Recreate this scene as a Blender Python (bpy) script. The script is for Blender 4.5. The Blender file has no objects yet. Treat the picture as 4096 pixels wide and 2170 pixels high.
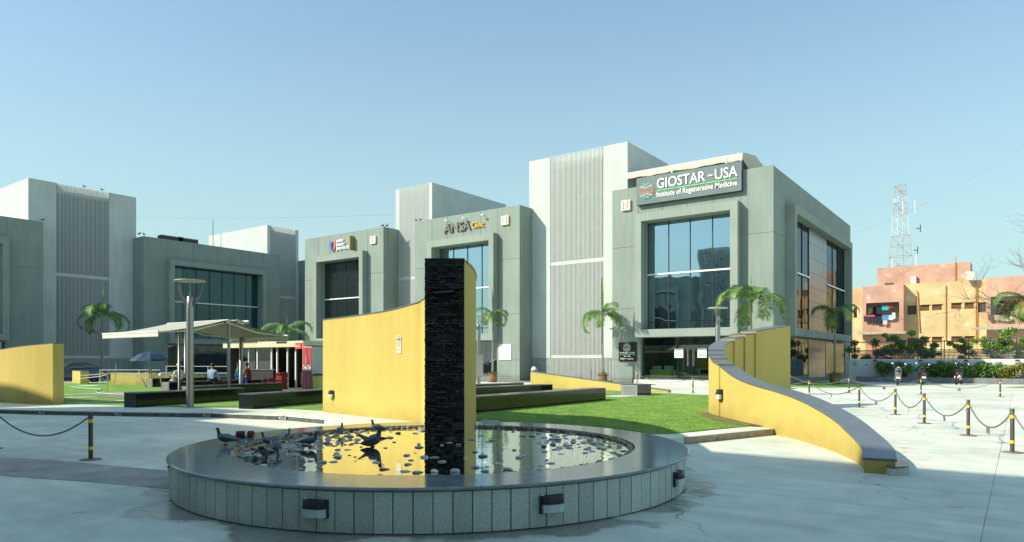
import bpy, bmesh, math, random
import numpy as np
from mathutils import Vector, Matrix, Euler
random.seed(7); rng = np.random.RandomState(7)
D = bpy.data; C = bpy.context.scene.collection; S = bpy.context.scene
R = math.radians; PI = math.pi

# ------------------------------------------------------------------ camera, world, sun, exposure
CAM_ANG = R(36.2); EYE = 1.70; FPX = 2778.0; CX = 2048.0; HY = 1440.0
cam = D.cameras.new('camera'); camo = D.objects.new('camera', cam); C.objects.link(camo)
camo.location = (0, 0, EYE); camo.rotation_euler = (R(90), 0, CAM_ANG)
cam.sensor_width = 36; cam.lens = 36*FPX/4096; cam.shift_y = 355/4096; cam.clip_end = 3000; cam.clip_start = 0.1
S.camera = camo
SUN_EL = R(36.0); SUN_DX, SUN_DY = 0.62, 0.785          # horizontal direction the light travels
w = D.worlds.new('World'); S.world = w; w.use_nodes = True
nt = w.node_tree; nt.nodes.clear()
out = nt.nodes.new('ShaderNodeOutputWorld'); bg = nt.nodes.new('ShaderNodeBackground')
sky = nt.nodes.new('ShaderNodeTexSky'); sky.sky_type = 'NISHITA'; sky.sun_disc = False
sky.sun_elevation = SUN_EL; sky.sun_rotation = math.atan2(-SUN_DX, -SUN_DY)
sky.air_density = 1.2; sky.dust_density = 1.2; sky.ozone_density = 1.0; sky.altitude = 50
hs = nt.nodes.new('ShaderNodeHueSaturation'); hs.inputs['Saturation'].default_value = 1.0
mx = nt.nodes.new('ShaderNodeMix'); mx.data_type = 'RGBA'; mx.blend_type = 'MULTIPLY'; mx.inputs[0].default_value = 1.0
mx.inputs[7].default_value = (0.53, 0.75, 0.95, 1)
nt.links.new(sky.outputs[0], hs.inputs['Color']); nt.links.new(hs.outputs[0], mx.inputs[6])
hz = nt.nodes.new('ShaderNodeMix'); hz.data_type = 'RGBA'; hz.inputs[0].default_value = 0.45; hz.inputs[7].default_value = (2.70, 3.75, 3.30, 1)   # thin veil of haze over the whole sky
tcw = nt.nodes.new('ShaderNodeTexCoord'); sxyz = nt.nodes.new('ShaderNodeSeparateXYZ'); mrw = nt.nodes.new('ShaderNodeMapRange'); nt.links.new(tcw.outputs['Generated'], sxyz.inputs[0]); nt.links.new(sxyz.outputs['Z'], mrw.inputs[0])
mrw.inputs[1].default_value = 0.0; mrw.inputs[2].default_value = 0.55; mrw.inputs[3].default_value = 0.82; mrw.inputs[4].default_value = 0.25; mrw.interpolation_type = 'SMOOTHSTEP'; nt.links.new(mrw.outputs[0], hz.inputs[0])
nt.links.new(mx.outputs[2], hz.inputs[6]); nt.links.new(hz.outputs[2], bg.inputs[0]); bg.inputs[1].default_value = 0.15
nt.links.new(bg.outputs[0], out.inputs[0])
sl = D.lights.new('sun', 'SUN'); sl.energy = 4.15; sl.angle = R(0.55); sl.color = (1.0, 0.94, 0.76)
so = D.objects.new('sun', sl); C.objects.link(so)
dv = Vector((SUN_DX*math.cos(SUN_EL)/math.hypot(SUN_DX, SUN_DY), SUN_DY*math.cos(SUN_EL)/math.hypot(SUN_DX, SUN_DY), -math.sin(SUN_EL)))
so.rotation_euler = dv.to_track_quat('-Z', 'Y').to_euler(); so.location = (-30, -40, 60)
S.view_settings.view_transform = 'Standard'; S.view_settings.look = 'None'
S.view_settings.exposure = 0.55; S.view_settings.gamma = 1.0
S.render.engine = 'CYCLES'
try:
    S.cycles.max_bounces = 8; S.cycles.transparent_max_bounces = 12
except Exception: pass

# ------------------------------------------------------------------ measuring helpers (calibrated from the photograph's vanishing points)
ca, sa = math.cos(CAM_ANG), math.sin(CAM_ANG)
def W(lat, dep, z=0.0):                     # metres right of / ahead of the camera -> world
    return Vector((lat*ca - dep*sa, lat*sa + dep*ca, z))
def G(px, py, z=0.0):                       # ground point seen at photo pixel
    d = FPX*(EYE - z)/(py - HY); return W((px-CX)/FPX*d, d, z)
def rdir(px): l = (px-CX)/FPX; return l*ca - sa, l*sa + ca
def XatY(px, Y): a, b = rdir(px); return a*Y/b
def YatX(px, X): a, b = rdir(px); return b*X/a
def ZatY(px, py, Y): a, b = rdir(px); return EYE + (HY-py)/FPX*(Y/b)

# ------------------------------------------------------------------ materials
MATS = {}
def nodes_of(name):
    m = D.materials.new(name); m.use_nodes = True; n = m.node_tree.nodes; l = m.node_tree.links
    return m, n, l, n['Principled BSDF']
def mat(name, rgb, rough=0.7, var=0.0, scale=4.0, bump=0.0, bscale=60.0, metal=0.0, spec=0.5, stretch=(1, 1, 1), rgb2=None, coat=0.0, emit=None, objvar=0.0, sheen=0.0):
    if name in MATS: return MATS[name]
    m, n, l, p = nodes_of(name); MATS[name] = m
    p.inputs['Roughness'].default_value = rough; p.inputs['Metallic'].default_value = metal
    p.inputs['Specular IOR Level'].default_value = spec; p.inputs['Coat Weight'].default_value = coat
    p.inputs['Base Color'].default_value = (*rgb, 1)
    if var > 0 or rgb2 or bump > 0 or objvar > 0:
        tc = n.new('ShaderNodeTexCoord'); mp = n.new('ShaderNodeMapping'); mp.inputs['Scale'].default_value = stretch
        geo = n.new('ShaderNodeNewGeometry'); l.new(geo.outputs['Position'], mp.inputs[0])
    if var > 0 or rgb2:
        nz = n.new('ShaderNodeTexNoise'); nz.inputs['Scale'].default_value = scale; nz.inputs['Detail'].default_value = 6; nz.inputs['Roughness'].default_value = 0.62
        l.new(mp.outputs[0], nz.inputs['Vector'])
        rp = n.new('ShaderNodeValToRGB'); l.new(nz.outputs['Fac'], rp.inputs[0])
        c2 = rgb2 or tuple(min(1, c*(1+var)) for c in rgb); c1 = rgb if rgb2 else tuple(c*(1-var) for c in rgb)
        rp.color_ramp.elements[0].position = 0.50 if name == 'slate' else 0.32; rp.color_ramp.elements[1].position = 0.68
        rp.color_ramp.elements[0].color = (*c1, 1); rp.color_ramp.elements[1].color = (*c2, 1)
        col = rp.outputs[0]
        if objvar > 0:
            oi = n.new('ShaderNodeObjectInfo'); mr = n.new('ShaderNodeMapRange'); l.new(oi.outputs['Random'], mr.inputs[0])
            mr.inputs[3].default_value = 1-objvar; mr.inputs[4].default_value = 1+objvar
            mm = n.new('ShaderNodeMix'); mm.data_type = 'RGBA'; mm.blend_type = 'MULTIPLY'; mm.inputs[0].default_value = 1
            l.new(col, mm.inputs[6]); l.new(mr.outputs[0], mm.inputs[7]); col = mm.outputs[2]
        l.new(col, p.inputs['Base Color'])
    if bump > 0:
        nb = n.new('ShaderNodeTexNoise'); nb.inputs['Scale'].default_value = bscale; nb.inputs['Detail'].default_value = 3
        l.new(mp.outputs[0], nb.inputs['Vector'])
        b = n.new('ShaderNodeBump'); b.inputs['Strength'].default_value = bump; b.inputs['Distance'].default_value = 0.02
        l.new(nb.outputs['Fac'], b.inputs['Height']); l.new(b.outputs[0], p.inputs['Normal'])
    if emit: p.inputs['Emission Color'].default_value = (*emit[0], 1); p.inputs['Emission Strength'].default_value = emit[1]
    return m
def stucco(name, rgb, streak=0.16, var=0.07, rough=0.85):
    """painted render: broad mottling, rain streaks running down, fine grain"""
    if name in MATS: return MATS[name]
    m, n, l, p = nodes_of(name); MATS[name] = m
    p.inputs['Roughness'].default_value = rough; p.inputs['Specular IOR Level'].default_value = 0.3
    geo = n.new('ShaderNodeNewGeometry')
    def noise(scale, st, det=5):
        mp = n.new('ShaderNodeMapping'); mp.inputs['Scale'].default_value = st; l.new(geo.outputs['Position'], mp.inputs[0])
        z = n.new('ShaderNodeTexNoise'); z.inputs['Scale'].default_value = scale; z.inputs['Detail'].default_value = det; l.new(mp.outputs[0], z.inputs['Vector']); return z.outputs['Fac']
    def rng_(fac, a, b, lo=0.35, hi=0.65):
        mr = n.new('ShaderNodeMapRange'); l.new(fac, mr.inputs[0]); mr.inputs[1].default_value = lo; mr.inputs[2].default_value = hi; mr.inputs[3].default_value = a; mr.inputs[4].default_value = b; return mr.outputs[0]
    a = rng_(noise(0.5, (1, 1, 1)), 1-var, 1+var); b = rng_(noise(3.0, (1.6, 1.6, 0.09)), 1-streak, 1+streak*0.4); c = rng_(noise(28, (1, 1, 1), 3), 0.95, 1.05)
    t = n.new('ShaderNodeMath'); t.operation = 'MULTIPLY'; l.new(a, t.inputs[0]); l.new(b, t.inputs[1])
    t2 = n.new('ShaderNodeMath'); t2.operation = 'MULTIPLY'; l.new(t.outputs[0], t2.inputs[0]); l.new(c, t2.inputs[1])
    sz = n.new('ShaderNodeSeparateXYZ'); l.new(geo.outputs['Position'], sz.inputs[0])
    ad = n.new('ShaderNodeMath'); ad.operation = 'MULTIPLY_ADD'; l.new(noise(1.3, (1, 1, 1), 6), ad.inputs[0]); ad.inputs[1].default_value = -0.9; l.new(sz.outputs['Z'], ad.inputs[2])
    drt = rng_(ad.outputs[0], 0.74, 1.0, -0.42, 0.10); t3 = n.new('ShaderNodeMath'); t3.operation = 'MULTIPLY'; l.new(t2.outputs[0], t3.inputs[0]); l.new(drt, t3.inputs[1]); t2 = t3     # splashed dirt near the ground
    mm = n.new('ShaderNodeMix'); mm.data_type = 'RGBA'; mm.blend_type = 'MULTIPLY'; mm.inputs[0].default_value = 1
    mm.inputs[6].default_value = (*rgb, 1); l.new(t2.outputs[0], mm.inputs[7]); l.new(mm.outputs[2], p.inputs['Base Color'])
    bp = n.new('ShaderNodeBump'); bp.inputs['Strength'].default_value = 0.25; bp.inputs['Distance'].default_value = 0.01
    l.new(noise(70, (1, 1, 1), 3), bp.inputs['Height']); l.new(bp.outputs[0], p.inputs['Normal'])
    return m
def glass(name, tint, refl, body, wob=0.012):
    """reflective facade glazing: mirror-coated pane over a dark body; fresnel adds to the coating"""
    if name in MATS: return MATS[name]
    m, n, l, p = nodes_of(name); MATS[name] = m; n.remove(p); o = n['Material Output']
    gl = n.new('ShaderNodeBsdfGlossy'); gl.inputs['Color'].default_value = (*tint, 1); gl.inputs['Roughness'].default_value = 0.01
    df = n.new('ShaderNodeBsdfDiffuse'); df.inputs['Color'].default_value = (*body, 1)
    fr = n.new('ShaderNodeFresnel'); fr.inputs['IOR'].default_value = 1.5
    ad = n.new('ShaderNodeMath'); ad.operation = 'MAXIMUM'; ad.inputs[1].default_value = refl; l.new(fr.outputs[0], ad.inputs[0])
    mi = n.new('ShaderNodeMixShader'); l.new(ad.outputs[0], mi.inputs[0]); l.new(df.outputs[0], mi.inputs[1]); l.new(gl.outputs[0], mi.inputs[2])
    geo = n.new('ShaderNodeNewGeometry'); oi = n.new('ShaderNodeObjectInfo')
    va = n.new('ShaderNodeVectorMath'); va.operation = 'ADD'; l.new(geo.outputs['Position'], va.inputs[0]); l.new(oi.outputs['Random'], va.inputs[1])
    nz = n.new('ShaderNodeTexNoise'); nz.inputs['Scale'].default_value = 0.6; nz.inputs['Detail'].default_value = 1; l.new(va.outputs[0], nz.inputs['Vector'])
    bp = n.new('ShaderNodeBump'); bp.inputs['Strength'].default_value = 1.0; bp.inputs['Distance'].default_value = wob
    l.new(nz.outputs['Fac'], bp.inputs['Height']); l.new(bp.outputs[0], gl.inputs['Normal'])
    l.new(mi.outputs[0], o.inputs[0]); return m
def clear_glass(name, tint=(0.72, 0.82, 0.77), refl=0.12):
    if name in MATS: return MATS[name]
    m, n, l, p = nodes_of(name); MATS[name] = m; n.remove(p); o = n['Material Output']
    gl = n.new('ShaderNodeBsdfGlossy'); gl.inputs['Roughness'].default_value = 0.01
    tr = n.new('ShaderNodeBsdfTransparent'); tr.inputs['Color'].default_value = (*tint, 1)
    fr = n.new('ShaderNodeFresnel'); ad = n.new('ShaderNodeMath'); ad.operation = 'MAXIMUM'; ad.inputs[1].default_value = refl; l.new(fr.outputs[0], ad.inputs[0])
    mi = n.new('ShaderNodeMixShader'); l.new(ad.outputs[0], mi.inputs[0]); l.new(tr.outputs[0], mi.inputs[1]); l.new(gl.outputs[0], mi.inputs[2]); l.new(mi.outputs[0], o.inputs[0]); return m

FOUNT = W(-1.1, 10.3)                                   # fountain centre
def ground_mat(name, rgb, wet=True, cracks=0.6):
    m, n, l, p = nodes_of(name); MATS[name] = m
    geo = n.new('ShaderNodeNewGeometry'); P = geo.outputs['Position']
    def noise(scale, det=6, st=(1, 1, 1), src=None):
        mp = n.new('ShaderNodeMapping'); mp.inputs['Scale'].default_value = st; l.new(src or P, mp.inputs[0])
        z = n.new('ShaderNodeTexNoise'); z.inputs['Scale'].default_value = scale; z.inputs['Detail'].default_value = det; l.new(mp.outputs[0], z.inputs['Vector']); return z
    def mr(fac, lo, hi, a, b):
        q = n.new('ShaderNodeMapRange'); l.new(fac, q.inputs[0]); q.inputs[1].default_value = lo; q.inputs[2].default_value = hi; q.inputs[3].default_value = a; q.inputs[4].default_value = b; return q.outputs[0]
    def mul(a, b):
        q = n.new('ShaderNodeMath'); q.operation = 'MULTIPLY'; l.new(a, q.inputs[0])
        if isinstance(b, float): q.inputs[1].default_value = b
        else: l.new(b, q.inputs[1])
        return q.outputs[0]
    v = mr(noise(0.28).outputs['Fac'], 0.3, 0.7, 0.78, 1.12)
    v = mul(v, mr(noise(2.2, 8).outputs['Fac'], 0.3, 0.7, 0.9, 1.08))
    v = mul(v, mr(noise(1.2, 5, (0.25, 3.4, 1)).outputs['Fac'], 0.35, 0.7, 0.93, 1.07))      # broom-finish drag marks
    v = mul(v, mr(noise(60, 3).outputs['Fac'], 0.3, 0.7, 0.93, 1.06))
    # blots of dirt
    v = mul(v, mr(noise(0.9, 9).outputs['Fac'], 0.62, 0.72, 1.0, 0.78))
    # cracks
    dn = noise(0.9, 4); vm = n.new('ShaderNodeVectorMath'); vm.operation = 'MULTIPLY_ADD'; l.new(dn.outputs['Color'], vm.inputs[0]); vm.inputs[1].default_value = (2.2, 2.2, 0); l.new(P, vm.inputs[2])
    vo = n.new('ShaderNodeTexVoronoi'); vo.feature = 'DISTANCE_TO_EDGE'; vo.inputs['Scale'].default_value = 0.16; l.new(vm.outputs[0], vo.inputs['Vector'])
    cr = mr(vo.outputs['Distance'], 0.0, 0.0035, 1-cracks, 1.0)
    cmask = mr(noise(0.35, 2).outputs['Fac'], 0.45, 0.55, 0.0, 1.0)
    mxn = n.new('ShaderNodeMix'); mxn.data_type = 'FLOAT'; l.new(cmask, mxn.inputs[0]); mxn.inputs[2].default_value = 1.0; l.new(cr, mxn.inputs[3]); v = mul(v, mxn.outputs[0])
    rough = mr(noise(1.5).outputs['Fac'], 0.3, 0.7, 0.62, 0.85)
    if wet:
        sb = n.new('ShaderNodeVectorMath'); sb.operation = 'DISTANCE'; l.new(P, sb.inputs[0]); sb.inputs[1].default_value = (FOUNT.x, FOUNT.y, 0)
        wn = noise(1.1, 5); wa = n.new('ShaderNodeMath'); wa.operation = 'MULTIPLY_ADD'; l.new(wn.outputs['Fac'], wa.inputs[0]); wa.inputs[1].default_value = -2.3; l.new(sb.outputs['Value'], wa.inputs[2])
        wetf = mr(wa.outputs[0], 2.62, 2.78, 0.42, 1.0); v = mul(v, wetf)
        rough = mul(rough, mr(wa.outputs[0], 2.55, 2.8, 0.18, 1.0))
    mm = n.new('ShaderNodeMix'); mm.data_type = 'RGBA'; mm.blend_type = 'MULTIPLY'; mm.inputs[0].default_value = 1; mm.inputs[6].default_value = (*rgb, 1); l.new(v, mm.inputs[7])
    # warm-cool drift
    oi = n.new('ShaderNodeObjectInfo'); ov = mr(oi.outputs['Random'], 0, 1, 0.93, 1.06)
    m2 = n.new('ShaderNodeMix'); m2.data_type = 'RGBA'; m2.blend_type = 'MULTIPLY'; m2.inputs[0].default_value = 1; l.new(mm.outputs[2], m2.inputs[6]); l.new(ov, m2.inputs[7])
    l.new(m2.outputs[2], p.inputs['Base Color']); l.new(rough, p.inputs['Roughness'])
    bp = n.new('ShaderNodeBump'); bp.inputs['Strength'].default_value = 0.3; bp.inputs['Distance'].default_value = 0.006; l.new(noise(45, 5).outputs['Fac'], bp.inputs['Height']); l.new(bp.outputs[0], p.inputs['Normal'])
    return m

M_conc = ground_mat('concrete_paving', (0.69, 0.715, 0.59))
M_plaza = ground_mat('plaza_concrete', (0.66, 0.69, 0.57), wet=False, cracks=0.3)
M_asph = mat('asphalt', (0.40, 0.39, 0.34), 0.9, 0.25, 1.5, 0.8, 90)
M_grey = stucco('grey_green_render', (0.250, 0.300, 0.268), 0.07, 0.05)
M_frame = stucco('frame_render', (0.275, 0.320, 0.285), 0.06)
M_white = stucco('off_white_render', (0.53, 0.565, 0.53), 0.07, 0.05)
M_fin = mat('louver_fin', (0.56, 0.59, 0.56), 0.55, 0.05, 3)
M_back = mat('louver_backing', (0.13, 0.15, 0.15), 0.8, 0.25, 0.5)
M_yel = stucco('yellow_render', (0.575, 0.435, 0.118), 0.035, 0.05, 0.8)
M_cope = mat('coping_granite', (0.13, 0.145, 0.155), 0.35, 0.15, 6, 0.05, 80)
M_blk = mat('black_granite', (0.012, 0.013, 0.013), 0.10, 0.35, 12, objvar=0.1)
M_blktop = mat('flamed_granite_top', (0.10, 0.105, 0.105), 0.25, 0.2, 20)
M_dark = mat('dark_metal', (0.03, 0.032, 0.035), 0.45)
M_gal = mat('brushed_steel', (0.33, 0.33, 0.31), 0.38, 0.06, 6, metal=0.85)
M_wht = mat('white_paint', (0.80, 0.80, 0.78), 0.5, 0.04, 3)
M_gold = mat('gold_paint', (0.75, 0.48, 0.06), 0.4)
M_chr = mat('chrome', (0.8, 0.8, 0.8), 0.15, metal=1.0)
M_ylw = mat('reflective_yellow', (0.95, 0.58, 0.02), 0.5)
M_pst = mat('bollard_paint', (0.07, 0.065, 0.055), 0.5, 0.2, 20)
M_rub = mat('rubber', (0.02, 0.02, 0.02), 0.8)
M_slate = mat('slate', (0.013, 0.012, 0.010), 0.5, spec=0.3, rgb2=(0.19, 0.175, 0.15), scale=26, bump=1.0, bscale=50, stretch=(1, 1, 3), objvar=0.5)
M_gran = mat('grey_granite', (0.36, 0.40, 0.35), 0.62, rgb2=(0.66, 0.70, 0.62), scale=70, bump=0.3, bscale=120, objvar=0.13)
M_joint = mat('joint_mortar', (0.30, 0.25, 0.17), 0.9, 0.3, 20)
M_rim = mat('polished_granite_rim', (0.20, 0.235, 0.24), 0.11, 0.28, 5, 0.02, 6, spec=0.9)
M_g1 = glass('facade_glass', (0.62, 0.82, 0.93), 0.60, (0.010, 0.020, 0.024))
M_g2 = glass('dark_facade_glass', (0.72, 0.80, 0.82), 0.20, (0.012, 0.018, 0.018))
M_g3 = glass('teal_facade_glass', (0.40, 0.72, 0.80), 0.22, (0.006, 0.03, 0.04))
M_g4 = glass('side_facade_glass', (0.55, 0.62, 0.65), 0.34, (0.008, 0.013, 0.014))
M_cg = clear_glass('shopfront_glass')
M_int = mat('interior_paint', (0.20, 0.22, 0.20), 0.8, 0.1, 1)
M_leaf = mat('palm_leaf', (0.12, 0.22, 0.045), 0.45, 0.45, 3, objvar=0.3)
M_leafd = mat('dry_leaf', (0.32, 0.20, 0.06), 0.7, 0.3, 3)
M_bush = mat('bush_leaf', (0.13, 0.24, 0.04), 0.5, 0.5, 2.5, objvar=0.2)
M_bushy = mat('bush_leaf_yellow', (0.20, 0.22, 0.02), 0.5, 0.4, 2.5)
M_bark = mat('palm_bark', (0.24, 0.22, 0.17), 0.9, 0.2, 6, 0.5, 20, stretch=(1, 1, 6))
M_twig = mat('twig', (0.14, 0.11, 0.08), 0.9, 0.2, 8)
M_wood = mat('barrel_wood', (0.30, 0.14, 0.045), 0.6, 0.4, 4, 0.3, 30, stretch=(8, 8, 1), objvar=0.2)
M_turf = mat('turf', (0.135, 0.29, 0.035), 0.9, rgb2=(0.27, 0.42, 0.075), scale=1.6, bump=1.0, bscale=140)
M_cream = mat('cream_canvas', (0.56, 0.51, 0.40), 0.8, 0.05, 4)
M_skin = mat('skin', (0.28, 0.15, 0.09), 0.6)
M_hair = mat('hair', (0.015, 0.012, 0.010), 0.6)
M_red = mat('red_plastic', (0.22, 0.02, 0.015), 0.4)
M_soil = mat('soil', (0.16, 0.10, 0.055), 0.95, 0.4, 12, 1.0, 40)

# ------------------------------------------------------------------ mesh builder
class MB:
    def __init__(s): s.v = []; s.f = []; s.sm = []
    def add(s, vs, fs, smooth=False):
        b = len(s.v); s.v += [tuple(v) for v in vs]; s.f += [tuple(b+i for i in f) for f in fs]; s.sm += [smooth]*len(fs); return s
    def box(s, x0, x1, y0, y1, z0, z1):
        if x1 < x0: x0, x1 = x1, x0
        if y1 < y0: y0, y1 = y1, y0
        vs = [(x, y, z) for z in (z0, z1) for y in (y0, y1) for x in (x0, x1)]
        return s.add(vs, [(0, 2, 3, 1), (4, 5, 7, 6), (0, 1, 5, 4), (2, 6, 7, 3), (0, 4, 6, 2), (1, 3, 7, 5)])
    def cbox(s, c, size, rot=None):
        c = Vector(c); M = rot.to_matrix() if isinstance(rot, Euler) else (rot or Matrix.Identity(3))
        vs = [c + M @ Vector((sx*size[0]/2, sy*size[1]/2, sz*size[2]/2)) for sz in (-1, 1) for sy in (-1, 1) for sx in (-1, 1)]
        return s.add(vs, [(0, 2, 3, 1), (4, 5, 7, 6), (0, 1, 5, 4), (2, 6, 7, 3), (0, 4, 6, 2), (1, 3, 7, 5)])
    def tube(s, pts, r, n=8, caps=True, smooth=True):
        pts = [Vector(p) for p in pts]; rs = r if isinstance(r, (list, tuple)) else [r]*len(pts); vs = []; fs = []
        up = None
        for i, p in enumerate(pts):
            t = (pts[min(i+1, len(pts)-1)] - pts[max(i-1, 0)])
            t = t.normalized() if t.length > 1e-9 else Vector((0, 0, 1))
            if up is None: up = Vector((0, 0, 1)) if abs(t.z) < 0.9 else Vector((1, 0, 0))
            a = t.cross(up).normalized(); b = a.cross(t).normalized(); up = b
            for k in range(n):
                an = 2*PI*k/n; vs.append(p + a*math.cos(an)*rs[i] + b*math.sin(an)*rs[i])
        for i in range(len(pts)-1):
            for k in range(n): fs.append((i*n+k, i*n+(k+1) % n, (i+1)*n+(k+1) % n, (i+1)*n+k))
        s.add(vs, fs, smooth)
        if caps: s.add(vs[:n], [tuple(range(n))]); s.add(vs[-n:], [tuple(reversed(range(n)))])
        return s
    def lathe(s, prof, c=(0, 0, 0), n=24, smooth=True, caps=True):
        c = Vector(c); vs = []; fs = []
        for r, z in prof:
            for k in range(n): a = 2*PI*k/n; vs.append(c + Vector((r*math.cos(a), r*math.sin(a), z)))
        for i in range(len(prof)-1):
            for k in range(n): fs.append((i*n+k, i*n+(k+1) % n, (i+1)*n+(k+1) % n, (i+1)*n+k))
        s.add(vs, fs, smooth)
        if caps: s.add(vs[:n], [tuple(reversed(range(n)))]); s.add(vs[-n:], [tuple(range(n))])
        return s
    def ell(s, c, r, n=12, m=8, rot=None):
        c = Vector(c); Mx = rot.to_matrix() if rot else Matrix.Identity(3); vs = [c + Mx @ Vector((0, 0, -r[2]))]; fs = []
        for j in range(1, m):
            t = -PI/2 + PI*j/m
            for k in range(n): a = 2*PI*k/n; vs.append(c + Mx @ Vector((r[0]*math.cos(t)*math.cos(a), r[1]*math.cos(t)*math.sin(a), r[2]*math.sin(t))))
        vs.append(c + Mx @ Vector((0, 0, r[2]))); L = len(vs)-1
        for k in range(n): fs.append((0, 1+(k+1) % n, 1+k)); fs.append((L, L-n+k, L-n+(k+1) % n))
        for j in range(m-2):
            for k in range(n): a = 1+j*n; fs.append((a+k, a+(k+1) % n, a+n+(k+1) % n, a+n+k))
        return s.add(vs, fs, True)
    def prism(s, poly, z0, z1):
        n = len(poly); vs = [(p[0], p[1], z0) for p in poly] + [(p[0], p[1], z1) for p in poly]
        return s.add(vs, [tuple(reversed(range(n))), tuple(range(n, 2*n))] + [(i, (i+1) % n, n+(i+1) % n, n+i) for i in range(n)])
    def extr(s, poly, axis, a, b):              # poly in the two other axes
        def mk(p, t):
            q = list(p); q.insert(axis, t); return tuple(q)
        n = len(poly); vs = [mk(p, a) for p in poly] + [mk(p, b) for p in poly]
        return s.add(vs, [tuple(reversed(range(n))), tuple(range(n, 2*n))] + [(i, (i+1) % n, n+(i+1) % n, n+i) for i in range(n)])
    def xf(s, Mt): s.v = [tuple(Mt @ Vector(v)) for v in s.v]; return s
    def mesh(s, name, m, recalc=True):
        me = D.meshes.new(name); me.from_pydata(s.v, [], s.f); me.polygons.foreach_set('use_smooth', s.sm)
        if recalc:
            bm = bmesh.new(); bm.from_mesh(me); bmesh.ops.recalc_face_normals(bm, faces=bm.faces); bm.to_mesh(me); bm.free()
        if m: me.materials.append(m)
        me.update(); return me
    def build(s, name, m, parent=None, loc=None, rot=None, **kw):
        o = D.objects.new(name, s.mesh(name, m)); return put(o, parent, loc, rot, **kw)
def put(o, parent=None, loc=None, rot=None, label=None, cat=None, group=None, kind=None, bevel=0):
    C.objects.link(o)
    if parent: o.parent = parent
    if loc is not None: o.location = loc
    if rot is not None: o.rotation_euler = rot if not isinstance(rot, (int, float)) else (0, 0, rot)
    tag(o, label, cat, group, kind)
    if bevel: b = o.modifiers.new('bevel', 'BEVEL'); b.width = bevel; b.segments = 2; b.limit_method = 'ANGLE'
    return o
def tag(o, label=None, cat=None, group=None, kind=None):
    if label: o['label'] = label
    if cat: o['category'] = cat
    if group: o['group'] = group
    if kind: o['kind'] = kind
    return o
def thing(name, label, cat, loc=(0, 0, 0), rz=0, group=None, rot=None):
    o = D.objects.new(name, None); C.objects.link(o); o.location = loc; o.rotation_euler = rot or (0, 0, rz); o.empty_display_size = 0.2
    return tag(o, label, cat, group)
KIDS = {}
def dup(root, loc, rz, label, group=None, scale=None):
    def cp(o, par):
        c = o.copy(); C.objects.link(c); c.parent = par
        for ch in list(o.children): cp(ch, c)
        return c
    r = cp(root, None); r.location = loc; r.rotation_euler = (root.rotation_euler[0], root.rotation_euler[1], rz); r['label'] = label
    if group: r['group'] = group
    if scale: r.scale = (scale,)*3
    return r
def shared(name, me, parent, loc=None, rot=None, sc=None, **kw):
    o = D.objects.new(name, me); put(o, parent, loc, rot, **kw)
    if sc is not None: o.scale = sc if not isinstance(sc, (int, float)) else (sc,)*3
    return o

def text(s_, parent, u0, u1, z0, z1, y, m, depth=0.04, name='lettering', bold=0.0, shear=0.0, space=1.0):
    """letters facing local -Y, squeezed to the box u0..u1 x z0..z1 (z0 = lowest ink)"""
    c = D.curves.new(name, 'FONT'); c.body = s_; c.extrude = 0.5; c.offset = bold; c.shear = shear; c.space_character = space; c.resolution_u = 3
    o = D.objects.new(name, c); C.objects.link(o); bpy.context.view_layer.update()
    me = D.meshes.new_from_object(o.evaluated_get(bpy.context.evaluated_depsgraph_get())); D.objects.remove(o)
    co = np.empty(len(me.vertices)*3); me.vertices.foreach_get('co', co); co = co.reshape(-1, 3)
    if len(co) == 0: return None
    mn = co.min(0); mxx = co.max(0); q = np.empty_like(co)
    q[:, 0] = u0 + (co[:, 0]-mn[0])/(mxx[0]-mn[0])*(u1-u0); q[:, 2] = z0 + (co[:, 1]-mn[1])/(mxx[1]-mn[1])*(z1-z0)
    q[:, 1] = y - (co[:, 2]-mn[2])/max(1e-6, mxx[2]-mn[2])*depth
    me.vertices.foreach_set('co', q.ravel()); me.materials.clear(); me.materials.append(m); me.update()
    return put(D.objects.new(name, me), parent)

def sheet(name, poly, z, m, depth=0.0, **kw):
    """flat polygon (world xy) at z, with a skirt of the given depth"""
    bm = bmesh.new(); vs = [bm.verts.new((p[0], p[1], z)) for p in poly]; f = bm.faces.new(vs)
    if f.normal.z < 0: f.normal_flip()
    if depth:
        r = bmesh.ops.extrude_face_region(bm, geom=[f]); bmesh.ops.translate(bm, vec=(0, 0, -depth), verts=[g for g in r['geom'] if isinstance(g, bmesh.types.BMVert)])
    bmesh.ops.triangulate(bm, faces=bm.faces[:]); bmesh.ops.recalc_face_normals(bm, faces=bm.faces[:])
    me = D.meshes.new(name); bm.to_mesh(me); bm.free(); me.materials.append(m)
    if me.polygons and sum(p.normal.z*p.area for p in me.polygons if abs(p.normal.z) > .5) < 0 and not depth: me.flip_normals()
    return put(D.objects.new(name, me), **kw)

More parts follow.
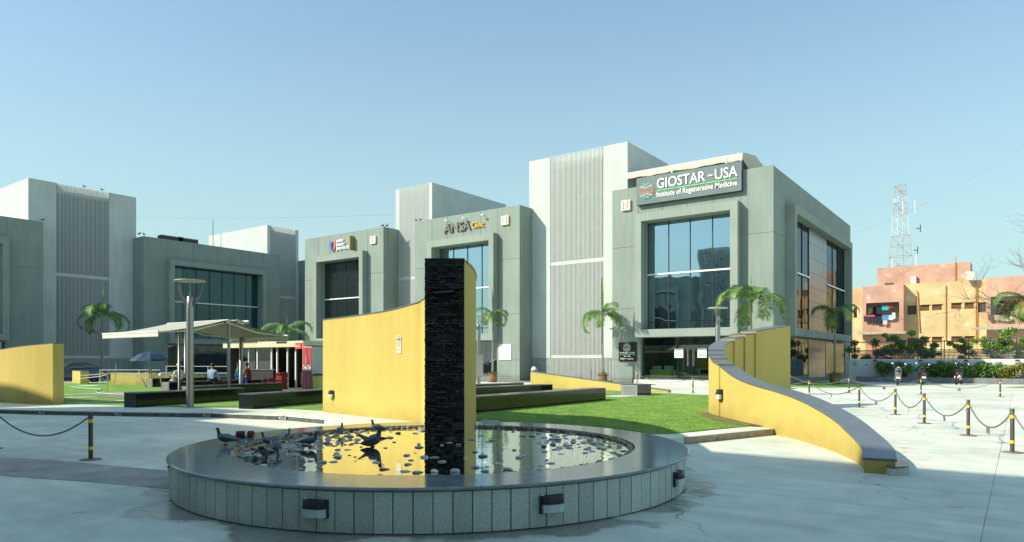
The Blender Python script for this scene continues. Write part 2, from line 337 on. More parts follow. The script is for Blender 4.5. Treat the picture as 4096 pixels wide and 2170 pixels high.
# ================================================================== LARGE STRUCTURE
# ---- ground
g = sheet('ground', [(-900, -500), (700, -500), (700, 900), (-900, 900)], -0.010, M_conc, kind='structure')
PZ = 0.13
KERB = [G(-700, 1668), G(-300, 1662), G(0, 1655), G(185, 1660), G(500, 1666), G(850, 1671), G(1151, 1683), G(1300, 1697), W(-3.9, 16.9), W(-2.9, 15.2), W(-1.2, 14.2), W(1.2, 13.85), W(2.6, 13.8), W(3.46, 13.97), W(5.94, 15.74)]
def SPO(lat, dep): return W(lat, dep)
SP_OUT = [(5.29, 10.45, .19), (5.55, 11.0, .28), (5.79, 11.9, .415), (5.97, 13.08, .626), (6.05, 14.6, .84), (5.95, 15.7, .977), (5.80, 16.8, 1.09), (5.72, 17.9, 1.25), (5.70, 19.0, 1.50)]
PLAZA = KERB + [W(6.3, 17.5), W(6.1, 20), W(6.9, 22.4), W(9.0, 25), W(9.6, 27), W(9.0, 31.5), W(7.3, 33.3), W(5, 36), W(1.0, 40), W(-5, 44), W(-15, 47.5), W(-26, 50), W(-40, 44), W(-40, 26)]
pl = sheet('plaza', [(p.x, p.y) for p in PLAZA], PZ, M_plaza, depth=0.15, kind='structure')
def inside(x, y, poly):
    c = False; n = len(poly); j = n-1
    for i in range(n):
        xi, yi = poly[i][0], poly[i][1]; xj, yj = poly[j][0], poly[j][1]
        if ((yi > y) != (yj > y)) and (x < (xj-xi)*(y-yi)/(yj-yi)+xi): c = not c
        j = i
    return c
def slabs():
    xs = np.arange(-48, 16, 5.3); ys = np.arange(-4.2, 62, 4.4); gap = 0.006
    for i, x in enumerate(xs):
        for j, y in enumerate(ys):
            c = (x+2.65, y+2.2)
            if all(inside(c[0]+dx, c[1]+dy, PLAZA) for dx in (-2.6, 2.6) for dy in (-2.2, 2.2)): continue
            dep = -c[0]*sa + c[1]*ca
            if dep < -2 or dep > 60 or abs(c[0]*ca+c[1]*sa) > dep*0.85+9: continue
            MB().box(x+gap, x+5.3-gap, y+gap, y+4.4-gap, -0.009, 0.0).build('concrete_slab', M_conc, g)
slabs()
sheet('asphalt_patch', [(p.x, p.y) for p in (G(-300, 1815), G(0, 1832), G(180, 1838), G(330, 1852), G(480, 1868), G(700, 1886), G(900, 1900), G(900, 1965), G(700, 1958), G(520, 1943), G(300, 1925), G(130, 1914), G(0, 1902), G(-300, 1888))], 0.004, M_asph, kind='structure')
# far service road is darker asphalt
sheet('road', [(p[0], p[1]) for p in ((-71, 8), (-60, 8), (-55, 34), (-48, 40), (-20, 43.5), (-13.2, 45), (-13.2, 46), (-60, 46), (-60, 58), (-71, 58))], 0.004, mat('road_asphalt', (0.20, 0.20, 0.19), 0.9, 0.15, 1.0, 0.4, 60), kind='structure')

# ---- kerb facing tiles, parking-bay plates
kb = D.objects.new('kerb', None); C.objects.link(kb); kb['kind'] = 'structure'
M_ktile = mat('kerb_tile', (0.10, 0.11, 0.115), 0.4, 0.3, 20, objvar=0.25)
def along(pts, step):
    out = []; acc = 0
    for a, b in zip(pts[:-1], pts[1:]):
        L = (b-a).length; t = (b-a)/L; s_ = acc
        while s_ < L: out.append((a+t*s_, t)); s_ += step
        acc = s_-L
    return out
kt = MB().box(-0.082, 0.082, -0.022, -0.001, 0.0, 0.112).mesh('kerb_tile', M_ktile)
for p, t in along(KERB[1:8], 0.17):
    shared('kerb_tile', kt, kb, (p.x, p.y, 0.002), (0, 0, math.atan2(t.y, t.x)))
kc = MB().box(-0.36, 0.36, -0.030, 0.05, 0.114, 0.137).mesh('kerb_coping', M_plaza)
for p, t in along(KERB[1:8], 0.73): shared('coping_stone', kc, kb, (p.x, p.y, 0.0), (0, 0, math.atan2(t.y, t.x)))
ks = MB().box(-0.49, 0.49, -0.02, 0.06, 0.0, 0.128)
kc2 = ks.mesh('kerb_stone', mat('kerb_concrete', (0.30, 0.27, 0.21), 0.9, 0.3, 5, 0.5, 50))
for p, t in along([KERB[13], KERB[14]], 1.0): q = p+t*0.5; shared('kerb_stone', kc2, kb, (q.x, q.y, 0.006), (0, 0, math.atan2(t.y, t.x)))
for px, py, s_ in ((170, 1663, 'E-12'), (477, 1668, 'E-11'), (831, 1673, 'D-10'), (1134, 1684, 'D-09')):
    best = min(along(KERB[1:8], 0.02), key=lambda a: abs(((a[0].x*ca+a[0].y*sa)/(-a[0].x*sa+a[0].y*ca))*FPX+CX-px)); p, t = best
    b = thing('bay_number_plate', f'small black parking bay plate lettered {s_} on the kerb face', 'sign', (p.x, p.y, 0.0), math.atan2(t.y, t.x), 'parking bay plates on the kerb')
    MB().box(-0.17, 0.17, -0.036, -0.023, 0.012, 0.108).build('plate', M_dark, b)
    text(s_, b, -0.03, 0.12, 0.045, 0.095, -0.0365, M_wht, 0.003); MB().box(-0.13, -0.07, -0.039, -0.0365, 0.055, 0.085).build('arrow_mark', M_wht, b)
    MB().box(-0.13, 0.13, -0.039, -0.0365, 0.022, 0.030).build('rule_line', M_wht, b)

# ---- lawns
LAWN_R = [W(-0.7, 14.6), W(1.2, 14.35), G(2700, 1736, PZ), G(3003, 1706, PZ), W(5.75, 17.7), W(5.68, 19), W(5.85, 20.4), W(6.7, 22.5), W(8.5, 25.2), W(8.6, 30.6), W(7.2, 32.2), W(5, 35), W(.9, 39), W(-1.5, 38), W(-1.6, 18)]
LAWN_L = [W(-5.95, 21.4), W(-7.8, 22.5), W(-10.5, 22.8), W(-11.7, 23.2), W(-16, 24.7), W(-27, 28), W(-36, 42), W(-26, 48.5), W(-15, 46), W(-5, 42.5), W(-1.6, 38.2), W(-1.6, 18.2), W(-2.4, 17.9)]
def lawn(name, poly, n, lab):
    P = [(p.x, p.y) for p in poly]; o = sheet(name, P, PZ+0.022, M_turf, depth=0.02, kind='structure')
    xs = [p[0] for p in P]; ys = [p[1] for p in P]; pts = []
    while len(pts) < n:
        x = random.uniform(min(xs), max(xs)); y = random.uniform(min(ys), max(ys)); dp = -x*sa+y*ca
        if random.random() < min(1, (17/max(dp, 1))**2.2) and inside(x, y, P): pts.append((x, y))
    P_ = np.array(pts); k = len(P_); an = rng.rand(k)*2*PI; h = 0.008+rng.rand(k)*0.012; wd = 0.006+rng.rand(k)*0.006
    v = np.zeros((k, 3, 3)); v[:, 0, 0] = P_[:, 0]-np.cos(an)*wd; v[:, 0, 1] = P_[:, 1]-np.sin(an)*wd; v[:, 1, 0] = P_[:, 0]+np.cos(an)*wd; v[:, 1, 1] = P_[:, 1]+np.sin(an)*wd
    v[:, 2, 0] = P_[:, 0]+rng.randn(k)*0.012; v[:, 2, 1] = P_[:, 1]+rng.randn(k)*0.012; v[:, :2, 2] = PZ+0.02; v[:, 2, 2] = PZ+0.022+h
    me = D.meshes.new(name+'_blades'); me.vertices.add(k*3); me.vertices.foreach_set('co', v.ravel()); me.loops.add(k*3); me.loops.foreach_set('vertex_index', np.arange(k*3)); me.polygons.add(k); me.polygons.foreach_set('loop_start', np.arange(k)*3); me.update(); me.validate()
    me.materials.append(mat('grass_blade', (0.14, 0.30, 0.035), 0.7, rgb2=(0.29, 0.44, 0.08), scale=1.6)); put(D.objects.new('grass', me), kind='stuff')
    return o
lawn('lawn_right', LAWN_R, 90000, ''); lawn('lawn_left', LAWN_L, 30000, '')
def strip(name, a, b, wdt, z, m, **kw):
    t = (b-a).normalized(); nrm = Vector((-t.y, t.x, 0))*wdt/2; return sheet(name, [(p.x, p.y) for p in (a-nrm, b-nrm, b+nrm, a+nrm)], z, m, **kw)
M_wpath = mat('pale_path_stone', (0.62, 0.62, 0.58), 0.7, 0.08, 3)
for a, b, w_ in ((G(259, 1581, PZ), G(520, 1573, PZ), .35), (G(259, 1594, PZ), G(700, 1578, PZ), .45), (G(259, 1618, PZ), G(560, 1602, PZ), .35), (G(2430, 1590, PZ), G(2560, 1583, PZ), 1.1)):
    strip('lawn_path', a, b, w_, PZ+0.028, M_wpath, kind='structure')
sheet('cafe_paving', [(-33.5, 13.2), (-26.6, 13.2), (-26.6, 24.5), (-37.5, 24.5), (-37.5, 19.0), (-33.5, 18.5)], PZ+0.034, mat('cafe_tiles', (.22, .21, .19), .7, .2, 2), kind='structure')
# soil collar along the spiral wall
sheet('soil_bed', [(p.x, p.y) for p in (W(5.15, 16.6), W(5.2, 17.9), W(5.2, 19), W(5.4, 20.2), W(5.85, 20.4), W(5.75, 19), W(5.75, 17.8), W(5.85, 16.2))], PZ+0.026, M_soil, kind='structure')

# ---- buildings -------------------------------------------------------------
def face(root, org, rz, Wd, H, fr, ncol, gm, store=True, top_n=4, transom=7.88, gy=0.53, bands=None, th=0.65, pd=0.64, smat=None, base=0.30, frame=True, winz=None, lowz=(0.32, 3.28)):
    """one facade: recessed core, render panels with open joints, projecting window surround, panes between mullions.  local x along, y inward"""
    L = (org[0], org[1], 0)
    u0, u1, zb, zt = fr; o0, o1, q0, q1 = u0+0.5, u1-0.5, zb+0.55, zt-0.58
    c = MB(); e = 0.03
    def wl(a, b, z0, z1):
        if b-a > 0.02 and z1-z0 > 0.02: c.box(a, b, e, th, z0, z1)
    wl(e, Wd-e, q1, H-0.002); wl(e, o0, q0, q1); wl(o1, Wd-e, q0, q1)
    s0, s1 = u0+0.12, u1-0.12
    if store:
        wl(e, Wd-e, lowz[1], q0); wl(e, s0, base, lowz[1]); wl(s1, Wd-e, base, lowz[1])
    else: wl(e, Wd-e, base, q0)
    c.box(-0.02, Wd+0.02, -0.03, th, 0.0, base)
    c.build('wall', M_grey, root, L, rz)
    gp = 0.014
    def pan(a, b, z0, z1):
        MB().box(a+gp, b-gp, 0.0, e, z0+gp, z1-gp).build('wall_panel', M_grey, root, L, rz)
    zl = [base, 1.70, 5.46, 10.0, H]
    for z0, z1 in zip(zl[:-1], zl[1:]):
        pan(gp*-1, u0, z0, z1); pan(u1, Wd+gp, z0, z1)
    tw = (u1-u0)/top_n
    for k in range(top_n): pan(u0+k*tw, u0+(k+1)*tw, zt, H)
    if frame:
        f = MB(); f.box(u0, u1, -pd, 0.0, q1, zt); f.box(u0, u1, -pd, 0.0, zb, q0); f.box(u0, o0, -pd, 0.0, q0, q1); f.box(o1, u1, -pd, 0.0, q0, q1)
        f.build('window_surround', M_frame, root, L, rz)
    # window bands
    bands = bands or [(o0, o1, ncol)]
    for (a, b, n) in bands:
        wn = D.objects.new('window', None); C.objects.link(wn); wn.parent = root; wn.location = L; wn.rotation_euler = (0, 0, rz)
        cw = (b-a)/n
        for k in range(n):
            for z0, z1 in ((q0, q0+0.55), (q0+0.55, transom), (transom, q1)):
                MB().box(a+k*cw+0.035, a+(k+1)*cw-0.035, gy, gy+0.02, z0+0.03, z1-0.03).build('pane', gm, wn)
        for k in range(n+1):
            MB().box(a+k*cw-0.025, a+k*cw+0.025, gy-0.05, gy+0.04, q0, q1).build('mullion', M_dark, wn)
        MB().box(a, b, gy-0.14, gy-0.052, transom-0.055, transom+0.055).build('transom', M_wht, wn)
        MB().box(a, b, gy+0.045, gy+0.08, q0, q1).build('blind', mat('window_blind', (0.03, 0.04, 0.04), 0.8), wn)
    return (s0, s1, o0, o1, q0, q1)
def shopfront(root, org, rz, a, b, n, gm, y=0.45, z0=0.32, z1=3.26):
    wn = D.objects.new('shopfront', None); C.objects.link(wn); wn.parent = root; wn.location = (org[0], org[1], 0); wn.rotation_euler = (0, 0, rz)
    cw = (b-a)/n
    for k in range(n): MB().box(a+k*cw+0.012, a+(k+1)*cw-0.012, y, y+0.012, z0+0.01, z1-0.01).build('pane', gm, wn)
    m_ = MB()
    for k in (0, n): m_.box(a+k*cw-0.04*(k > 0), a+k*cw+0.04*(k == 0), y-0.03, y+0.04, z0, z1)
    m_.build('frame', M_dark, wn); return wn

def block(loc, rz, Wd, Dp, H, fr, ncol, gm, label, **kw):
    r = thing('clinic_building', label, 'building', (loc[0], loc[1], 0), rz)
    face(r, (0, 0), 0, Wd, H, fr, ncol, gm, **kw)
    MB().box(0.0, Wd, 0.655, Dp, 0.0, H-0.003).build('rear_block', M_grey, r)
    if kw.get('store', True): shopfront(r, (0, 0), 0, fr[0]+0.12, fr[1]-0.12, 5, M_g2, 0.40)
    return r
def tower(loc, rz, Wd, Dp, H, l0, l1, label, back=0.35, midz=9.55, lowz=2.12):
    r = thing('stair_tower', label, 'tower', (loc[0], loc[1], 0), rz)
    b = MB(); b.box(0, l0, 0, 0.6, lowz-0.28, H); b.box(l1, Wd, 0, 0.6, lowz-0.28, H); b.box(0, Wd, 0.6, Dp, 0, H-0.001)
    b.box(l0, l1, 0.05, 0.6, lowz-0.28, lowz); b.box(l0, l1, 0.04, 0.3, midz-0.16, midz+0.16)
    b.build('wall', M_white, r)
    MB().box(l0+0.002, l1-0.002, back, back+0.02, lowz, H-0.9).build('backing', M_back, r)
    MB().box(0.02, Wd-0.02, 0.30, 0.33, 0.05, lowz-0.29).build('fence_backing', M_dark, r)
    st = 0.115
    for (a, c, z0, z1, nm) in ((l0, l1, lowz, midz-0.17, 'lower_louver'), (l0, l1, midz+0.17, H+0.02, 'upper_louver'), (0.05, Wd-0.05, 0.08, lowz-0.29, 'base_louver')):
        f = MB(); n = int((c-a)/st)
        for k in range(n+1): x = a+(c-a)*k/n+random.uniform(-.007, .007)*(0 < k < n); f.box(x-0.023, x+0.023, 0.0, 0.09, z0, z1)
        f.build(nm, M_fin, r, kind='stuff')
    return r
# floor lines seen through the louvres
NY = 46.3
FRM = (2.15, 9.58, 3.32, 12.22)
# N
Nr = thing('clinic_building', 'grey green clinic with the big dark name sign and letter N', 'building', (-24.6, NY, 0))
face(Nr, (0, 0), 0, 11.7, 14.33, FRM, 4, M_g1, lowz=(0.32, 3.30))
SD = 25.2
Nside = face(Nr, (11.7, 0.035), R(90), SD, 14.30, (2.8, 22.6, 3.32, 12.25), 3, M_g4, store=False, gy=0.0, bands=[(3.3, 9.1, 3), (15.0, 22.1, 3)], th=0.5, top_n=6, base=0.28)
# side: stone pier between the two windows, ground-floor shop panes
def pier(a, b, z0, z1, y0, nc, nr):
    for i in range(nc):
        for j in range(nr):
            da, dz = (b-a)/nc, (z1-z0)/nr
            MB().box(a+i*da+0.01, a+(i+1)*da-0.01, y0, y0+0.03, z0+j*dz+0.01, z0+(j+1)*dz-0.01).build('stone_panel', mat('pier_stone', (0.17, 0.165, 0.15), 0.28, 0.25, 2.0, objvar=0.15, spec=0.8), Nr, (11.7, 0.035, 0), R(90))
pier(9.15, 14.95, 3.9, 11.64, -0.06, 4, 7)
pier(9.0, 14.5, 0.3, 3.25, -0.05, 5, 2)
for a, b in ((3.5, 8.9), (14.6, 22.3)):
    shopfront(Nr, (11.7, 0.035), R(90), a, b, 2 if b < 10 else 3, M_g4, -0.04, 0.55, 3.2)
MB().box(-0.0, 11.2, 0.655, 24.8, 3.31, 14.2).build('upper_floors', M_grey, Nr)
MB().box(0.0, 11.2, 4.2, 24.8, 0.0, 3.305).build('rear_block', M_grey, Nr)
MB().box(0.0, 2.2, 0.66, 4.2, 0, 3.3).build('side_room', M_int, Nr); MB().box(9.6, 11.15, 0.66, 4.2, 0, 3.3).build('side_room', M_int, Nr)
MB().box(2.2, 9.6, 4.17, 4.195, 0.3, 3.3).build('back_wall', mat('lobby_wall', (0.13, 0.15, 0.14), 0.6, 0.3, 1), Nr)
MB().box(2.2, 9.6, 0.66, 4.17, 0.0, 0.31).build('lobby_floor', mat('lobby_tile', (0.35, 0.36, 0.33), 0.2, 0.1, 2), Nr)
sf = shopfront(Nr, (0, 0), 0, 2.27, 9.46, 5, M_cg, 0.40, 0.32, 3.26)
for dx in (5.75, 6.15):
    MB().tube([(dx, 0.30, 1.25), (dx, 0.30, 2.45)], 0.025).tube([(dx+0.09, 0.30, 1.25), (dx+0.09, 0.30, 2.45)], 0.012).build('door_handle', M_chr, sf)
for dx in (4.75, 6.45):
    nb = thing('door_notice', f'white framed notice taped to the {"left" if dx < 5 else "right"} glass door leaf of the N clinic', 'notice', (-24.6+dx, NY+0.385, 1.84), 0, 'notices on the glass doors')
    MB().box(0, 0.66, -0.012, 0.0, 0, 0.66).build('board', mat('notice_board_pale', (0.62, 0.72, 0.70), 0.5), nb)
    nm = MB(); nm.box(0.05, 0.61, -0.016, -0.012, 0.10, 0.125); nm.box(0.12, 0.54, -0.016, -0.012, 0.36, 0.37); nm.box(0.12, 0.54, -0.016, -0.012, 0.45, 0.46); nm.extr([(0.27, 0.22), (0.39, 0.22), (0.33, 0.29)], 1, -0.016, -0.012)
    nm.extr([(0.24, 0.60), (0.33, 0.54), (0.42, 0.60), (0.33, 0.565)], 1, -0.016, -0.012); nm.build('print', M_dark, nb)
    text('WELCOME', nb, 0.10, 0.56, 0.14, 0.19, -0.0125, M_dark, 0.003)
# entrance steps / ramp in front of N
en = thing('entrance_ramp', 'pale concrete ramp and steps at the glass doors of the N clinic', 'ramp', (-24.6, NY, 0))
MB().box(2.3, 4.6, -1.1, -0.04, 0.0, 0.27).build('plinth', M_plaza, en)
MB().extr([(-0.04, 0.0), (-0.04, 0.27), (-0.6, 0.27), (-2.6, 0.02), (-2.6, 0.0)], 0, 4.65, 8.6).build('ramp', M_plaza, en)
MB().box(8.65, 9.5, -0.9, -0.04, 0.0, 0.30).build('plinth', M_plaza, en)
for z, y in ((0.10, -2.0), (0.17, -1.5), (0.24, -1.0)): MB().box(4.65, 8.6, y-0.04, y+0.02, z-0.01, z+0.035).build('step_edge', M_wht, en)
# M, L (sunlit row), E, A, F (left row in shade)
MX, MY = -44.7, 46.0
Mr_ = block((MX, MY), 0, 11.8, 25, 14.33, FRM, 4, M_g1, 'grey green clinic with ANSA Clinic lettering and letter M')
LX = -60.6
Lr_ = block((LX, 46.0), 0, 11.8, 25, 14.35, FRM, 4, M_g2, 'grey green clinic with red and blue heart logo and letter L')
EX = -72.0
Er_ = block((EX, 34.9), R(90), 16.1, 22, 14.3, (2.4, 13.9, 3.40, 12.2), 7, M_g3, 'shaded dark grey clinic with seven teal panes behind the cafe awning')
Ar_ = block((EX, 9.8), R(90), 16.1, 22, 14.3, (1.7, 13.27, 3.40, 12.4), 7, M_g3, 'shaded dark grey clinic cut off by the left edge of the picture')
Fr_ = block((EX, 55.4), R(90), 16.1, 22, 14.3, (2.4, 13.9, 3.40, 12.2), 7, M_g3, 'shaded clinic sliver between the small louvred tower and the L clinic')
tower((-33.2, 47.8), 0, 9.1, 7.5, 18.3, 2.1, 7.0, 'tall off-white stair tower with wide louvre panel beside the N clinic')
tower((-49.2, 48.0), 0, 4.8, 11.6, 18.3, 0.55, 4.35, 'narrow off-white louvred tower between the L and M clinics')
tower((-74.3, 25.5), R(90), 9.75, 16, 18.6, 2.35, 7.05, 'shaded off-white stair tower with louvre panel behind the left palm', midz=9.9)
tower((-74.3, 50.85), R(90), 4.55, 13, 18.2, 0.45, 4.1, 'small white louvred tower rising above the shaded dark clinic')
# the row behind the viewer: its roof line throws the foreground shade and it is mirrored in the glazing
OPL = 'grey green clinic block standing across the court behind the viewer'
for k, (x1, wd, lab) in enumerate(((8.6+11.7, 11.7, 'easternmost'), (-0.4, 11.8, 'second from the east'), (-21.3, 13.2, 'third from the east'), (-38.9, 12.0, 'westernmost'))):
    block((x1, -5.0), R(180), wd, 18, 14.33, (2.15, wd-2.1, 3.32, 12.22), 4, M_g2, f'{OPL}, {lab}')
for x1, wd, lab in ((8.6, 8.9, 'east'), (-12.3, 9.0, 'middle'), (-34.2, 4.7, 'west')):
    tower((x1, -7.2), R(180), wd, 9, 18.3, 1.8 if wd > 5 else .5, wd-(1.8 if wd > 5 else .5), f'off-white louvred tower across the court behind the viewer, {lab} one')

# ---- yellow walls ----------------------------------------------------------
def ribbon(pts, thick, zbase, over=0.0, z_off=(0, 0)):
    """wall body from outer-left path [(lat, dep, top)]; thickness laid to the right of travel"""
    P = [W(p[0], p[1]) for p in pts]; n = len(P); mb = MB(); L = []; Rr = []
    for i in range(n):
        t = (P[min(i+1, n-1)]-P[max(i-1, 0)]).normalized(); nr = Vector((t.y, -t.x, 0)); L.append(P[i]-nr*over); Rr.append(P[i]+nr*(thick+over))
    vs = []
    for i in range(n):
        zt = pts[i][2]; zb = (zbase if z_off == (0, 0) else zt+z_off[0]); ztt = zt+z_off[1]
        vs += [(L[i].x, L[i].y, zb), (L[i].x, L[i].y, ztt), (Rr[i].x, Rr[i].y, ztt), (Rr[i].x, Rr[i].y, zb)]
    fs = []
    for i in range(n-1):
        a, b = i*4, i*4+4
        for k in range(4): fs.append((a+k, a+(k+1) % 4, b+(k+1) % 4, b+k))
    fs += [(0, 1, 2, 3), ((n-1)*4+3, (n-1)*4+2, (n-1)*4+1, (n-1)*4)]
    return mb.add(vs, fs)
def smooth_path(pts, m=4):
    out = []
    P = [Vector(p) for p in pts]; n = len(P)
    for i in range(n-1):
        a, b, c, d = P[max(i-1, 0)], P[i], P[i+1], P[min(i+2, n-1)]
        for k in range(m):
            t = k/m; out.append(0.5*((2*b)+(-a+c)*t+(2*a-5*b+4*c-d)*t*t+(-a+3*b-3*c+d)*t**3))
    out.append(P[-1]); return [tuple(p) for p in out]
sw = thing('spiral_wall', 'long curved yellow wall with grey stone top rising in steps', 'wall', W(5.7, 15)); O_ = W(5.7, 15)
def rel(mb, o): mb.v = [(v[0]-o.x, v[1]-o.y, v[2]-o.z) for v in mb.v]; return mb
secs = [smooth_path(SP_OUT, 4),
        [(5.66, 19.0, 1.54), (5.68, 19.45, 1.60), (5.70, 19.8, 1.65)], [(5.70, 19.8, 1.70), (5.74, 20.1, 1.75), (5.80, 20.4, 1.80)], [(5.80, 20.4, 1.82), (5.86, 20.7, 1.88), (5.93, 20.9, 1.93)],
        smooth_path([(5.93, 20.9, 1.96), (6.15, 21.6, 2.08), (6.5, 22.3, 2.21), (6.85, 22.8, 2.30)], 3), smooth_path([(6.85, 22.8, 2.36), (7.1, 23.12, 2.41), (7.35, 23.4, 2.45)], 2),
        [(7.35, 23.4, 2.51), (7.6, 23.7, 2.55), (7.9, 24.0, 2.59)], smooth_path([(7.9, 24.0, 2.65), (8.5, 24.55, 2.74), (9.1, 25.2, 2.84), (9.85, 26.0, 2.93)], 3)]
for i, s_ in enumerate(secs):
    th = 0.42 + (0.05*(i-4) if i > 4 else 0)
    rel(ribbon(s_, th, 0.0), O_).build('wall_section', M_yel, sw)
    rel(ribbon(s_, th, 0, 0.02, (0.001, 0.04)), O_).build('coping', M_cope, sw)
# little curved stone step at its low end
st = thing('curved_step', 'low grey stone step hugging the end of the yellow spiral wall', 'step', W(5.85, 10.6))
sp_ = [W(5.52, 10.12)]+[W(5.55+0.50*math.sin(a)+0.0, 10.75-0.62*math.cos(a)) for a in [R(d) for d in range(10, 170, 16)]]+[W(5.75, 11.4)]
rel(MB().prism([(p.x, p.y) for p in sp_], 0.0, 0.11), W(5.85, 10.6)).build('step_stone', M_gran, st); rel(MB().prism([(p.x, p.y) for p in sp_], 0.112, 0.135), W(5.85, 10.6)).build('step_top', M_blktop, st)
# wall with the slate water pillar
CLW = [(-1.1, 11.43, 3.33), (-1.02, 12.2, 3.33), (-1.0, 13.2, 3.34), (-1.06, 14.4, 3.32), (-1.3, 15.8, 3.27), (-1.92, 17.43, 3.20), (-2.33, 17.86, 3.10), (-2.95, 18.45, 3.0), (-3.7, 19.15, 2.94), (-4.5, 20.0, 2.91), (-5.43, 20.93, 2.88)]
OW = W(-1.1, 12)
yw = thing('fountain_wall', 'tall curved yellow wall standing behind the round fountain', 'wall', OW)
cl = smooth_path(CLW, 5); P = [Vector((p[0], p[1], 0)) for p in cl]
def off(cl, d):
    P = [Vector((p[0], p[1], 0)) for p in cl]; o = []
    for i in range(len(P)):
        t = (P[min(i+1, len(P)-1)]-P[max(i-1, 0)]).normalized(); nr = Vector((t.y, -t.x, 0)); q = P[i]+nr*d; o.append((q.x, q.y, cl[i][2]))
    return o
rel(ribbon(off(cl, -0.30), 0.60, 0.0), OW).build('wall', M_yel, yw)
rel(ribbon(off(cl, -0.30), 0.60, 0, 0.015, (0.001, 0.03)), OW).build('coping', M_cope, yw)
# slate strips on the front of the pillar, one by one
PC = W(-1.1, 11.36); pt = thing('slate_pillar', 'black split-slate water pillar rising out of the fountain pool', 'pillar', (PC.x, PC.y, 0), CAM_ANG)
MB().box(-0.315, 0.315, -0.012, 0.0, 0.30, 3.36).build('backing', mat('slate_backing', (0.008, 0.008, 0.008), 0.9), pt)
z = 0.32; row = 0
while z < 3.345:
    h = random.uniform(0.040, 0.052); x = -0.325
    while x < 0.31:
        wd = random.uniform(0.10, 0.24); x2 = min(x+wd, 0.325)
        if 0.325-x2 < 0.06: x2 = 0.325
        spout = abs(z-2.72) < 0.12 and abs((x+x2)/2) < 0.17
        if not spout:
            dpt = random.uniform(0.010, 0.070); t1 = random.uniform(-0.010, 0.010); t2 = random.uniform(-0.006, 0.006)
            vs = [(x+0.002, -0.013, z), (x2-0.002, -0.013, z), (x2-0.002, -0.013-dpt+t1, z+t2+0.002), (x+0.002, -0.013-dpt, z+0.002), (x+0.002, -0.013, z+h-0.004), (x2-0.002, -0.013, z+h-0.004), (x2-0.002, -0.013-dpt*0.8, z+h-0.006), (x+0.002, -0.013-dpt*0.9-t1, z+h-0.006+t2)]
            m_ = MB(); m_.add(vs, [(0, 1, 2, 3), (4, 7, 6, 5), (0, 4, 5, 1), (1, 5, 6, 2), (2, 6, 7, 3), (3, 7, 4, 0)])
            m_.build('slate_strip', M_slate, pt)
        x = x2
    z += h; row += 1
MB().extr([(-0.14, 2.78), (0.14, 2.80), (0.155, 2.83), (0.0, 2.815), (-0.15, 2.80)], 1, -0.11, -0.013).build('water_spout', mat('wet_slate', (0.10, 0.10, 0.09), 0.2), pt)
# other yellow walls
def ywall(name, label, pts, thick, zb, loc):
    o = thing(name, label, 'wall', loc, 0); s_ = smooth_path(pts, 3)
    rel(ribbon(s_, thick, zb), loc).build('wall', M_yel, o); rel(ribbon(s_, thick, 0, 0.012, (0.001, 0.03)), loc).build('coping', M_cope, o); return o
lw = ywall('garden_wall', 'curved yellow garden wall half in shade at the left edge', [(-27, 33, 1.6), (-22.3, 28.4, 1.85), (-19.0, 25.8, 2.06), (-17.4, 24.8, 2.18), (-16.0, 24.2, 2.26)], -0.40, 0.0, W(-18, 25))
ywall('garden_wall', 'low yellow wedge wall tapering down behind the right-hand benches', [(1.24, 39.2, 1.02), (3.4, 37.6, .75), (5.7, 35.5, .46), (7.75, 33.8, .20)], 0.35, 0.0, W(4, 37))
ywall('garden_wall', 'small yellow wall end beside the rope railing on the left lawn', [(-25.2, 43.6, .86), (-22.3, 43.0, .82), (-19.5, 43.6, .70)], -0.9, 0.0, W(-23, 44))
ywall('garden_wall', 'stub of yellow wall in front of the parked car', [(-29.5, 46.6, .95), (-27.9, 45.0, .95), (-27.6, 44.4, .95)], -0.4, 0.0, W(-28, 45))

# ---- perimeter wall, planter, fence ----------------------------------------
PW = 61.0
pw = thing('perimeter_wall', 'long white boundary wall behind the scooters', 'wall', (-11.1, PW, 0))
MB().box(0, 40, 0, 0.25, 0, 1.76).build('wall', mat('boundary_paint', (0.66, 0.68, 0.65), 0.85, 0.10, 0.7, 0.2, 40), pw)
for k in range(12): MB().box(1.2+k*1.5, 1.35+k*1.5, -0.02, 0, 1.28, 1.36).build('vent', M_dark, pw)
pn = thing('planter', 'long low grey stone planter at the foot of the white boundary wall', 'planter', (-10.3, 59.3, 0))
for k in range(22): MB().box(k*1.5+0.006, k*1.5+1.494, 0, 0.12, 0, 0.40).build('facing_slab', mat('planter_stone', (0.19, 0.20, 0.20), 0.6, 0.2, 3, objvar=0.1), pn)
MB().box(0, 33, 0.12, 1.7, 0, 0.36).build('soil', M_soil, pn)
fn = thing('slat_fence', 'dark metal fence with horizontal slats on top of the white boundary wall', 'fence', (-11.1, PW+0.12, 1.76))
for k in range(7): MB().box(0, 38, -0.02, 0.02, 0.02+k*0.105, 0.080+k*0.105).build('slat', M_dark, fn)
for k in range(15):
    for dx in (0, 0.20): MB().box(0.15+k*1.53+dx, 0.21+k*1.53+dx, 0.021, 0.075, 0, 1.52 if dx == 0 else 1.42).build('post', M_dark, fn)
MB().box(0, 38, -0.03, 0.019, 1.30, 1.36).build('top_rail', M_dark, fn)

